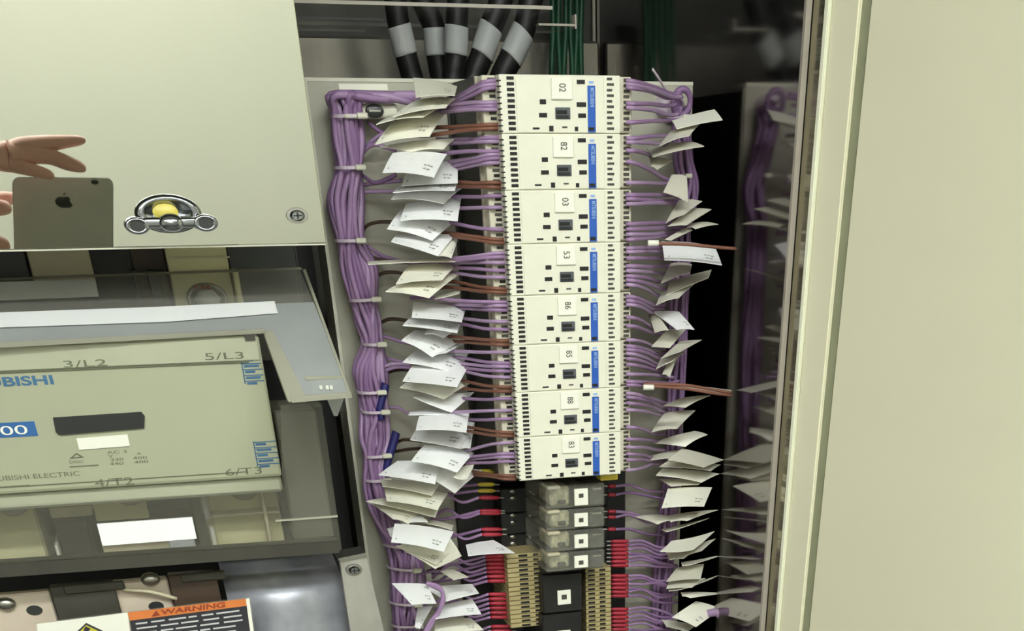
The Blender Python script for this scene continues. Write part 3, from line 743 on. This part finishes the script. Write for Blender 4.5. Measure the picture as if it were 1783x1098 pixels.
LT = [(B_, (719, 135), (796, 150), (792, 166), (724, 169)), (K_, (724, 174), (794, 171), (776, 187), (684, 203)), (K_, (684, 202), (776, 184), (737, 203), (655, 216)),
      (K_, (688, 208), (776, 195), (748, 237), (653, 251)), (K_, (660, 255), (794, 241), (772, 259), (715, 264)), (W_, (684, 266), (778, 268), (756, 308), (666, 300)),
      (W_, (712, 280), (797, 281), (797, 318), (700, 323)), (W_, (700, 321), (797, 316), (792, 331), (684, 335)), (W_, (694, 336), (804, 327), (773, 354), (681, 346)),
      (W_, (707, 354), (803, 345), (797, 384), (697, 383)), (W_, (697, 366), (797, 382), (753, 418), (674, 398)), (W_, (691, 407), (793, 408), (763, 445), (681, 420)),
      (K_, (790, 412), (797, 418), (786, 449), (764, 445)), (B_, (640, 455), (800, 449), (798, 455), (640, 460)), (K_, (712, 461), (796, 460), (770, 487), (689, 494)),
      (K_, (700, 492), (803, 474), (747, 518), (671, 507)), (B_, (760, 516), (804, 504), (800, 511), (757, 521)), (W_, (720, 524), (812, 535), (804, 560), (717, 552)),
      (W_, (717, 550), (804, 558), (796, 579), (701, 566)), (W_, (744, 574), (803, 571), (772, 588), (740, 581)), (W_, (724, 574), (809, 591), (753, 621), (699, 592)),
      (W_, (763, 597), (813, 596), (776, 614), (754, 618)), (W_, (727, 609), (816, 615), (796, 650), (701, 630)), (W_, (717, 637), (816, 637), (796, 673), (701, 663)),
      (K_, (714, 663), (819, 666), (773, 694), (696, 674)), (W_, (724, 689), (826, 683), (786, 718), (720, 692)), (W_, (715, 716), (772, 711), (792, 721), (711, 722)),
      (W_, (730, 724), (817, 719), (812, 752), (724, 748)), (W_, (724, 748), (826, 735), (801, 780), (714, 765)), (W_, (808, 735), (827, 735), (819, 780), (803, 780)),
      (W_, (739, 774), (825, 788), (796, 822), (716, 802)), (K_, (800, 815), (831, 794), (814, 833), (790, 831)), (W_, (692, 802), (765, 804), (758, 842), (659, 826)),
      (W_, (740, 813), (839, 818), (792, 858), (727, 823)), (K_, (662, 834), (765, 843), (752, 862), (666, 846)), (K_, (668, 846), (780, 858), (762, 887), (673, 871)),
      (K_, (668, 866), (765, 883), (758, 900), (637, 872)), (K_, (642, 874), (732, 890), (711, 912), (685, 903)), (B_, (722, 901), (790, 914), (787, 922), (727, 909)),
      (W_, (687, 911), (790, 925), (773, 960), (681, 943)), (K_, (777, 928), (804, 968), (758, 990), (689, 950)), (W_, (674, 920), (692, 914), (690, 936), (679, 933)),
      (W_, (811, 948), (860, 940), (896, 962), (815, 967)), (B_, (766, 994), (790, 991), (816, 1004), (790, 1009)), (W_, (682, 1015), (743, 1016), (760, 1050), (717, 1052)),
      (W_, (739, 1022), (822, 1016), (834, 1032), (777, 1046)), (W_, (768, 1054), (822, 1042), (838, 1068), (758, 1077)), (K_, (758, 1080), (819, 1075), (842, 1096), (756, 1106)),
      (W_, (727, 1057), (753, 1055), (731, 1094), (722, 1091)), (W_, (690, 900), (735, 898), (745, 908), (700, 912)), (K_, (700, 945), (790, 958), (760, 982), (706, 960))]
rt = random.Random(5)
cw = {W_: 'white', K_: 'cream', B_: 'beige'}
cl = -1
for i, (m, *Q) in enumerate(LT):
    if i == 0 or Q[0][1] - LT[i - 1][1][1] > 28: cl = 0
    else: cl += 1
    n_ = sum(1 for q in LT[:i + 1] if q[0] == m)
    big = abs(Q[3][1] - Q[0][1]) > 12
    Y = 1.365 + .0035 * (cl % 8) - (.02 if i in (5, 27, 39, 44) else 0)
    tag(Q, Y, .035 if big else .02, rt.uniform(.0003, .0016), m, f'{cw[m]} paper tag left of the relays, {ordn(n_)} {cw[m]} one from the top', 'paper tags left of the relays', big)
RT = [(K_, (1170, 210), (1244, 190), (1258, 208), (1178, 224)), (B_, (1168, 228), (1222, 212), (1200, 236), (1148, 254)), (B_, (1126, 258), (1203, 246), (1226, 254), (1136, 273)),
      (B_, (1130, 272), (1172, 279), (1144, 295), (1134, 289)), (B_, (1170, 304), (1196, 307), (1198, 351), (1155, 334)), (B_, (1182, 348), (1223, 350), (1192, 373), (1159, 388)),
      (B_, (1207, 362), (1239, 364), (1196, 391), (1163, 393)), (B_, (1204, 388), (1251, 390), (1211, 398), (1195, 397)), (B_, (1190, 398), (1206, 400), (1168, 418), (1158, 416)),
      (W_, (1152, 420), (1244, 428), (1257, 461), (1157, 452)), (B_, (1168, 458), (1205, 460), (1202, 474), (1150, 494)), (B_, (1165, 489), (1239, 469), (1234, 483), (1160, 513)),
      (B_, (1153, 508), (1210, 493), (1182, 518), (1142, 531)), (W_, (1136, 542), (1182, 542), (1209, 573), (1178, 573)), (B_, (1130, 548), (1142, 544), (1164, 574), (1140, 579)),
      (B_, (1162, 573), (1194, 573), (1166, 605), (1134, 603)), (B_, (1184, 594), (1222, 591), (1186, 611), (1150, 624)), (B_, (1150, 625), (1194, 611), (1170, 629), (1142, 642)),
      (B_, (1166, 627), (1180, 621), (1166, 656), (1153, 651)), (K_, (1160, 666), (1274, 679), (1272, 685), (1165, 673)), (B_, (1155, 706), (1196, 691), (1237, 688), (1193, 709)),
      (B_, (1156, 719), (1211, 714), (1179, 746), (1134, 752)), (K_, (1136, 771), (1209, 750), (1232, 756), (1193, 777)), (B_, (1132, 793), (1188, 782), (1204, 794), (1128, 801)),
      (B_, (1188, 780), (1260, 800), (1226, 813), (1163, 800)), (B_, (1167, 800), (1255, 808), (1238, 819), (1148, 812)), (K_, (1154, 815), (1253, 824), (1222, 839), (1142, 827)),
      (B_, (1148, 833), (1226, 835), (1216, 843), (1168, 846)), (K_, (1163, 850), (1240, 848), (1226, 881), (1152, 884)), (B_, (1157, 898), (1250, 887), (1196, 906), (1168, 908)),
      (B_, (1105, 899), (1157, 896), (1173, 905), (1145, 912)), (B_, (1151, 922), (1235, 902), (1196, 916), (1160, 926)), (K_, (1169, 942), (1244, 925), (1207, 957), (1149, 960)),
      (B_, (1188, 955), (1246, 937), (1222, 958), (1190, 968)), (K_, (1186, 979), (1260, 965), (1214, 980), (1188, 985)), (B_, (1179, 988), (1226, 981), (1220, 1007), (1160, 1012)),
      (B_, (1163, 1024), (1250, 1002), (1214, 1017), (1165, 1029)), (K_, (1185, 1030), (1263, 1032), (1202, 1040), (1188, 1037)), (K_, (1212, 1046), (1256, 1060), (1212, 1091), (1170, 1074)),
      (B_, (1152, 1078), (1212, 1088), (1196, 1100), (1160, 1090)), (B_, (1165, 1012), (1228, 1006), (1205, 1022), (1160, 1024)), (B_, (1160, 960), (1215, 955), (1190, 972), (1165, 974))]
cl = 0
for i, (m, *Q) in enumerate(RT):
    n_ = sum(1 for q in RT[:i + 1] if q[0] == m)
    big = abs(Q[3][1] - Q[0][1]) > 14
    Y = 1.385 + .004 * (i % 4) - (.03 if i in (9, 19) else 0)
    tag(Q, Y, .03 if big else .018, rt.uniform(.0002, .0014), m, f'{cw[m]} paper tag right of the relays, {ordn(n_)} {cw[m]} one from the top', 'paper tags right of the relays', big and m != B_)

# ------------------------------------------------------------------ wires between relays and tags
def relay_of(y):
    z = at(980, y, YF).z; return max(0, min(7, int((ZR0 - z) / PITCH)))
LWs = [('p', 140, 790, 172), ('p', 146, 784, 180), ('p', 152, 778, 186), ('p', 178, 770, 186), ('p', 184, 768, 192), ('p', 190, 765, 196), ('b', 217, 760, 222), ('b', 223, 745, 236),
       ('p', 239, 785, 243), ('p', 246, 780, 250), ('p', 263, 760, 268), ('p', 268, 780, 282), ('p', 275, 780, 290), ('p', 283, 785, 296), ('b', 318, 780, 316), ('b', 326, 780, 324),
       ('p', 341, 790, 342), ('p', 361, 790, 363), ('p', 400, 780, 387), ('b', 417, 775, 405), ('b', 423, 775, 410),
       ('p', 440, 770, 452), ('p', 447, 760, 456), ('p', 457, 780, 458), ('p', 471, 780, 465), ('p', 483, 785, 474), ('b', 503, 790, 490), ('b', 509, 785, 500),
       ('p', 526, 740, 518), ('p', 532, 790, 530), ('p', 540, 795, 536), ('p', 560, 795, 553), ('p', 574, 795, 562), ('b', 593, 790, 586), ('b', 600, 795, 594),
       ('p', 613, 790, 611), ('p', 632, 800, 622), ('p', 638, 800, 632), ('p', 646, 800, 640), ('p', 657, 800, 645), ('b', 674, 800, 662), ('b', 681, 800, 676),
       ('p', 694, 800, 693), ('p', 714, 770, 718), ('p', 729, 800, 730), ('b', 753, 805, 742), ('b', 759, 800, 748),
       ('p', 770, 805, 786), ('p', 789, 805, 796), ('p', 795, 810, 800), ('p', 803, 805, 806), ('b', 828, 820, 820), ('b', 834, 820, 826)]
cnt = {}
def wire(P, m, label, group, r=.0014):
    tube('relay_wire', P, r, m, None, seg=6, n=5, label=label, cat='wire', group=group)
for i, (k, y, xe, ye) in enumerate(LWs):
    ri = relay_of(y); key = (ri, k); cnt[key] = cnt.get(key, 0) + 1
    xs_ = 866 + (y - 130) * .046
    nm = {'p': 'purple', 'b': 'brown'}[k]
    m = ('wire_purple', 'wire_lilac')[i % 2] if k == 'p' else 'wire_brown'
    y2 = y + (ye - y) * .35 + rt.uniform(-2, 2)
    P = [at(xs_, y, YT - .003), at(xs_ - 22, y + (ye - y) * .08, YT - .003), at((xs_ + xe) / 2, y2, YT + .012), at(xe, ye, 1.372), at(xe - 25, ye + rt.uniform(-1, 3), 1.385)]
    wire(P, m, f'{nm} wire, {ordn(cnt[key])} {nm} one into left side of {POS[ri]} cream relay', 'wires left of the relays')
RWs = [(140, 1168, 163), (146, 1170, 168), (152, 1160, 170), (180, 1160, 184), (187, 1165, 200), (213, 1165, 210), (241, 1165, 236), (247, 1160, 252), (262, 1135, 270), (281, 1160, 312), (318, 1160, 320), (339, 1165, 340), (346, 1165, 350), (355, 1170, 354),
       (390, 1165, 388), (399, 1168, 396), (408, 1165, 404), (417, 1165, 410), (432, 1160, 430), (438, 1160, 440), (449, 1160, 450), (463, 1160, 463), (471, 1155, 477), (480, 1152, 492), (487, 1155, 503), (495, 1145, 514),
       (516, 1140, 531), (523, 1138, 538), (530, 1136, 545), (552, 1135, 570), (567, 1138, 580), (591, 1140, 604), (602, 1145, 616), (608, 1148, 624), (615, 1145, 634), (624, 1145, 640), (634, 1148, 647), (651, 1155, 655), (664, 1165, 666), (670, 1150, 672),
       (684, 1155, 700), (691, 1155, 708), (701, 1155, 716), (713, 1150, 722), (743, 1140, 755), (764, 1140, 767), (778, 1140, 782), (790, 1135, 796), (800, 1135, 802), (818, 1135, 808)]
cnt = {}
for i, (y, xe, ye) in enumerate(RWs):
    ri = relay_of(y - 3); cnt[ri] = cnt.get(ri, 0) + 1
    P = [at(1090, y, YT - .009), at(1106, y + (ye - y) * .1, YT - .009), at((1106 + xe) / 2, y + (ye - y) * .45 + rt.uniform(-1.5, 1.5), YT + .02), at(xe, ye, 1.388), at(xe + 18, ye + rt.uniform(-3, 3), 1.40)]
    wire(P, ('wire_purple', 'wire_lilac', 'wire_purple')[i % 3], f'purple wire, {ordn(cnt[ri])} one out of right side of {POS[ri]} cream relay', 'wires right of the relays', .0015)
# brown bundle ends and white marker sleeves on the right
for i, (P, lab) in enumerate(((((1135, 424), (1190, 425), (1245, 430), (1282, 433)), 'pinkish brown wire pair end above the bright white tag on the right'), (((1130, 672), (1190, 676), (1240, 684), (1274, 688)), 'pinkish brown wire end reaching right below the sixth relay'), (((1120, 668), (1190, 670), (1240, 678), (1272, 683)), 'thin brown wire end just above the lower pinkish wire'))):
    tube('spare_wire', [at(x, y, 1.314) for x, y in P], .0013, 'wire_brown', None, label=lab, cat='wire')
for i, (x, y) in enumerate(((1137, 423), (1129, 674))):
    a_, b_ = at(x - 9, y, 1.312), at(x + 9, y, 1.312)
    tube('wire_marker', [a_, b_], .0022, 'label_white', None, seg=10, label=('white marker sleeve left of the bright white tag', 'white marker sleeve near the sixth relay on the right')[i], cat='sleeve')

# red and yellow ferrules with their wires, bottom
def ferrule(x, y, L, Y, m, side, lab, group, tail):
    t = empty('crimp_ferrule', label=lab, cat='ferrule', group=group)
    a_, b_ = at(x, y, Y), at(x + L * side, y, Y)
    r = .0019
    pts = [a_, a_.lerp(b_, .2), a_.lerp(b_, .5), a_.lerp(b_, .8), b_]
    link('sleeve', mesh('sleeve', *tube_data(pts, [r * .7, r, r, r * .95, r * .6], 8)), m, t, smooth=True)
    tube('pin', [b_, at(x + (L + 8) * side, y, Y)], .0009, 'silver', t, seg=6)
    if tail:
        tube('wire', [a_] + [at(*q, Y + .012 * (k + 1)) for k, q in enumerate(tail)], .0014, ('wire_purple', 'wire_purple_deep')[int(y) % 2], t, seg=6)
for i, y in enumerate((820, 843, 854)):
    ferrule(832, y, 30, 1.385, 'ferrule_yellow', 1, f'yellow ferrule, {ordn(i + 1)} from top below the left tags', 'yellow ferrules', [(805, y + 3), (780, y + 6)])
ly = [866, 889, 893, 921, 930] + [968, 974, 981, 988, 995, 1003, 1011, 1034, 1042, 1050, 1058, 1066, 1074, 1090, 1098]
for i, y in enumerate(ly):
    x = 834 + (y - 866) * .075 + (4 if y > 960 else 0); 
    tail = [(x - 30, y + 8), (x - 60, y + (14 if i % 2 else -6)), (x - 95, y + 18)]
    ferrule(x, y, 36, 1.375, 'ferrule_red', 1, f'red crimp ferrule left of the terminals, {ordn(i + 1)} from top', 'red ferrules left', tail)
ry = [846, 861, 890, 900, 921, 942, 949, 956, 963, 970, 977, 984, 1002, 1009, 1016, 1023, 1030, 1037, 1060, 1067, 1074, 1081, 1088, 1095]
for i, y in enumerate(ry):
    L = 14 if y < 935 else 30
    x = 1072 if y < 935 else 1094
    tail = [(x + 25, y + rt.uniform(-4, 3)), (x + 55, y + rt.uniform(-2, 12)), (x + 85, y + rt.uniform(0, 16))]
    ferrule(x, y, L, 1.378, 'ferrule_red', -1, f'red crimp ferrule right of the terminals, {ordn(i + 1)} from top', 'red ferrules right', tail)

# right bundle
BR2 = [(1186, 186), (1180, 215), (1186, 250), (1190, 285), (1198, 318), (1196, 350), (1186, 390), (1184, 440), (1182, 500), (1180, 560), (1178, 620), (1174, 690), (1170, 760), (1166, 840), (1160, 920), (1154, 1000), (1150, 1110)]
for s in range(14):
    ph, rad = rb_.uniform(0, 6.28), math.sqrt(rb_.uniform(.05, 1)); pts = []
    for j, (x, y) in enumerate(BR2):
        a = ph + .35 * math.sin(j * 1.1 + s)
        p = at(x + math.cos(a) * rad * 15, y, 1.425); p.y += math.sin(a) * rad * .008; pts.append(p)
    tube('bundle_wire', pts, .0026, ('wire_purple', 'wire_purple_deep')[s % 2], None, seg=6, n=4, label='purple wire running in the right bundle behind the right tags', cat='wire', group='wires of the right bundle')
c_ = at(1187, 178, 1.415)
tube('coil_ring', [c_ + Vector((math.cos(a) * .0085, -.002 * math.sin(a), math.sin(a) * .0085)) for a in [i * math.pi / 6 for i in range(13)]], .0026, 'wire_purple_deep', None, seg=8, label='purple wire ring at the top of the right bundle', cat='wire')
t = empty('tie_mount', label='pale tie mount at the top right corner of the plate', cat='mount')
lathe('mount_pad', c_.x - .004, c_.z - .002, [(.0095, YB), (.009, 1.432), (.006, 1.428), (.0001, 1.428)], 1.5, 'tie_nylon', t)
lathe('mount_screw', c_.x, c_.z, [(.003, 1.428), (.0028, 1.424), (.0001, 1.4235)], 1.5, 'wire_purple_deep', t)
tube('tie_tail', [at(1136, 120, 1.405), at(1148, 138, 1.41), at(1160, 158, 1.418), at(1172, 180, 1.425)], .001, 'tie_nylon', None, label='loose white tie tail sticking up beside the top right relay wires', cat='cable tie')
for i, (x, y, hw) in enumerate(((1196, 203, 17), (1200, 306, 14))):
    t = empty('cable_tie', label=('pale tie around the right bundle just above the first right tag', 'pale tie around the right bundle beside the third relay')[i], cat='cable tie', group='ties on the right bundle')
    pbox('band', (x - 34, y - 2.5, x + 4, y + 2.5), 1.409, 1.411, 'tie_nylon', t); pbox('tie_head', (x - 6, y - 4, x + 6, y + 4), 1.405, 1.412, 'nylon_white', t, .0006)
tube('thick_wire', [at(x, y, 1.38) for x, y in ((1232, 1068), (1248, 1066), (1258, 1078), (1257, 1092), (1246, 1112))], .0042, 'wire_lilac', None, seg=10, label='thick lilac wire bend at the bottom right below the tags', cat='wire')

# ------------------------------------------------------------------ door
dr = empty('cabinet_door', label='open cream painted cabinet door on the right', cat='door')
H0 = Vector((XM + .0065, 1.222, 0)); du = Vector((.40, -.917, 0)).normalized(); dn = Vector((-du.y * -1, 0, 0)); dn = Vector((-.917, -.40, 0)).normalized()
def dbox(name, u0, u1, w0, w1, m, bev=0.):
    bm = bmesh.new(); bmesh.ops.create_cube(bm, size=1)
    for v in bm.verts:
        u = u0 if v.co.x < 0 else u1; w_ = w0 if v.co.y < 0 else w1; z = -1.25 if v.co.z < 0 else .6
        v.co = H0 + du * u + dn * w_ + Vector((0, 0, z))
    bmesh.ops.recalc_face_normals(bm, faces=bm.faces[:])
    if bev: bmesh.ops.bevel(bm, geom=bm.edges[:], offset=bev, segments=2, affect='EDGES')
    link(name, from_bm(name, bm), m, dr)
dbox('hinge_edge', -.003, .002, -.02, .0075, 'door_edge', .0008)
dbox('stile', .002, .031, -.02, .0045, 'door_paint', .0015)
dbox('gasket_groove', .031, .040, -.02, .0015, 'gasket')
dbox('door_face', .040, .8, -.02, .003, 'door_paint', .002)

# ------------------------------------------------------------------ phone and hands (in front of the polished panel, seen by reflection)
def mir(px, py, Yo):
    p = at(px, py, 2 * YP - Yo); return Vector((p.x, Yo, p.z))
ph_ = empty('phone', label='dark grey phone reflected in the polished panel', cat='phone')
YPH = -.022
a0, a1 = mir(20, 380, YPH), mir(196, 380, YPH); zt_ = mir(105, 309, YPH).z; zb_ = mir(105, 462, YPH).z
def rrect(x0, x1, z0, z1, r, rx_=1.0, n=8):
    P = []
    for cx, cz, a in ((x1 - r * rx_, z1 - r, 0), (x0 + r * rx_, z1 - r, 90), (x0 + r * rx_, z0 + r, 180), (x1 - r * rx_, z0 + r, 270)):
        for i in range(n + 1):
            t_ = math.radians(a + 90 * i / n); P.append((cx + r * rx_ * math.cos(t_), cz + r * math.sin(t_)))
    return P
def phone_xy(u, v, Y):                    # outline of the phone, held slightly askew
    return mir(22 + u * 174 + v * 5 * (1 - u), 309 + v * 152 + u * 2, Y)
out = rrect(0, 1, 0, 1, .085, .85)
prism('phone_body', [phone_xy(x, 1 - z, YPH) for x, z in out], (0, -.009, 0), 'phone_grey', ph_)
out = rrect(-.008, 1.008, -.008, 1.008, .09, .85)
prism('metal_band', [phone_xy(x, 1 - z, YPH - .002) for x, z in out], (0, -.005, 0), 'phone_edge', ph_)
l_ = mir(165, 317, YPH); lathe('camera_lens', l_.x, l_.z, [(.0026, YPH + .0004), (.0022, YPH + .001), (.0001, YPH + .001)], 2.2, 'phone_logo', ph_, n=20)
l_ = mir(112, 352, YPH)
ap = []
for i in range(40):
    a = 2 * math.pi * i / 40; r = .0072 * (1 + .10 * math.cos(2 * a) * 0 - .16 * math.exp(-((a - math.pi / 2) / .35) ** 2) - .10 * math.exp(-((a - 1.5 * math.pi) / .3) ** 2))
    x, z = r * math.cos(a) * 1.9, r * math.sin(a)
    d = math.hypot(x - .0148, z - .001)
    if d < .0062: x = .0148 - (.0148 - x) * 1.0 - (.0062 - d)
    ap.append((l_.x + x, YPH + .0003, l_.z + z))
prism('logo', ap, (0, -.0006, 0), 'phone_logo', ph_)
prism('logo_leaf', [(l_.x + x * 1.9, YPH + .0003, l_.z + z) for x, z in ((0, .0078), (.001, .0098), (.0028, .0112), (.0024, .0092))], (0, -.0006, 0), 'phone_logo', ph_)

def skin_obj(name, chains, label):
    V, E, RR, idx = [], [], [], {}
    for ch in chains:
        prev = None
        for (k, p, r) in ch:
            if k is not None and k in idx: i = idx[k]
            else:
                i = len(V); V.append(p); RR.append(r)
                if k is not None: idx[k] = i
            if prev is not None and prev != i: E.append((prev, i))
            prev = i
    me = bpy.data.meshes.new(name); me.from_pydata([tuple(v) for v in V], E, [])
    me.materials.append(MATS['skin'])
    o = bpy.data.objects.new(name, me); C.objects.link(o)
    md = o.modifiers.new('skin', 'SKIN'); md.use_smooth_shade = True
    sv = me.skin_vertices[0].data
    for i, r in enumerate(RR): sv[i].radius = r if hasattr(r, '__len__') else (r, r)
    sv[0].use_root = True
    s = o.modifiers.new('sub', 'SUBSURF'); s.levels = 2; s.render_levels = 2
    return props(o, label, 'hand')
def fg(pts, Y): return [(None, mir(x, y, Y + dy), r) for x, y, dy, r in pts]
Yh = .0
palm = [('wr', mir(-150, 292, Yh), (.022, .017)), ('p0', mir(-95, 284, Yh), (.024, .016)), ('p1', mir(-45, 274, Yh), (.029, .018)), ('p2', mir(-8, 270, Yh), (.026, .016))]
arm = [('wr', mir(-150, 292, Yh), .02), (None, mir(-260, 310, Yh - .04), .026), (None, mir(-420, 345, Yh - .1), .033)]
skin_obj('hand', [palm, arm,
    [palm[3]] + fg(((38, 257, .0, .0135), (74, 251, .0, .0108), (110, 247, .0, .0085), (140, 244.5, .0, .0062), (150, 243.5, .0, .003)), Yh),
    [palm[3]] + fg(((42, 268, .004, .0125), (84, 271, .006, .0105), (118, 284, .008, .0102), (142, 291, .008, .0075), (151, 294, .008, .0035)), Yh),
    [palm[3]] + fg(((16, 284, .010, .0115), (50, 294, .012, .0092), (86, 304, .012, .0068), (96, 307, .012, .003)), Yh),
    [palm[2]] + fg(((-30, 290, .016, .009), (-20, 304, .02, .0085), (-14, 316, .02, .006)), Yh),
    [palm[1]] + fg(((-85, 262, .012, .011), (-58, 246, .018, .0095), (-36, 238, .02, .007)), Yh)], 'hand with outstretched fingers above the phone, reflected in the polished panel')
Yg = -.025
p2 = [('wr', mir(-150, 440, Yg - .01), (.022, .018)), ('p0', mir(-100, 418, Yg), (.024, .017)), ('p1', mir(-62, 398, Yg), (.022, .016))]
skin_obj('hand', [p2, [('wr', p2[0][1], .02), (None, mir(-240, 490, Yg - .03), .027), (None, mir(-360, 560, Yg - .06), .033)],
    [p2[2]] + fg(((-44, 372, .012, .0105), (-18, 363, .016, .0105), (6, 361, .018, .0100), (21, 361, .014, .007)), Yg),
    [p2[2]] + fg(((-40, 418, .012, .0115), (-16, 424, .016, .0115), (6, 425, .018, .011), (18, 426, .014, .008)), Yg),
    [p2[1]] + fg(((-80, 442, .008, .011), (-40, 452, .014, .0105), (-5, 454, .016, .009), (12, 454, .014, .007)), Yg),
    [p2[1]] + fg(((-92, 462, .004, .010), (-55, 474, .010, .009), (-20, 476, .014, .007)), Yg),
    [p2[2]] + fg(((-52, 372, -.02, .012), (-20, 352, -.03, .0105), (10, 345, -.026, .009), (28, 345, -.020, .007)), Yg)], 'hand gripping the left side of the phone, reflected in the polished panel')
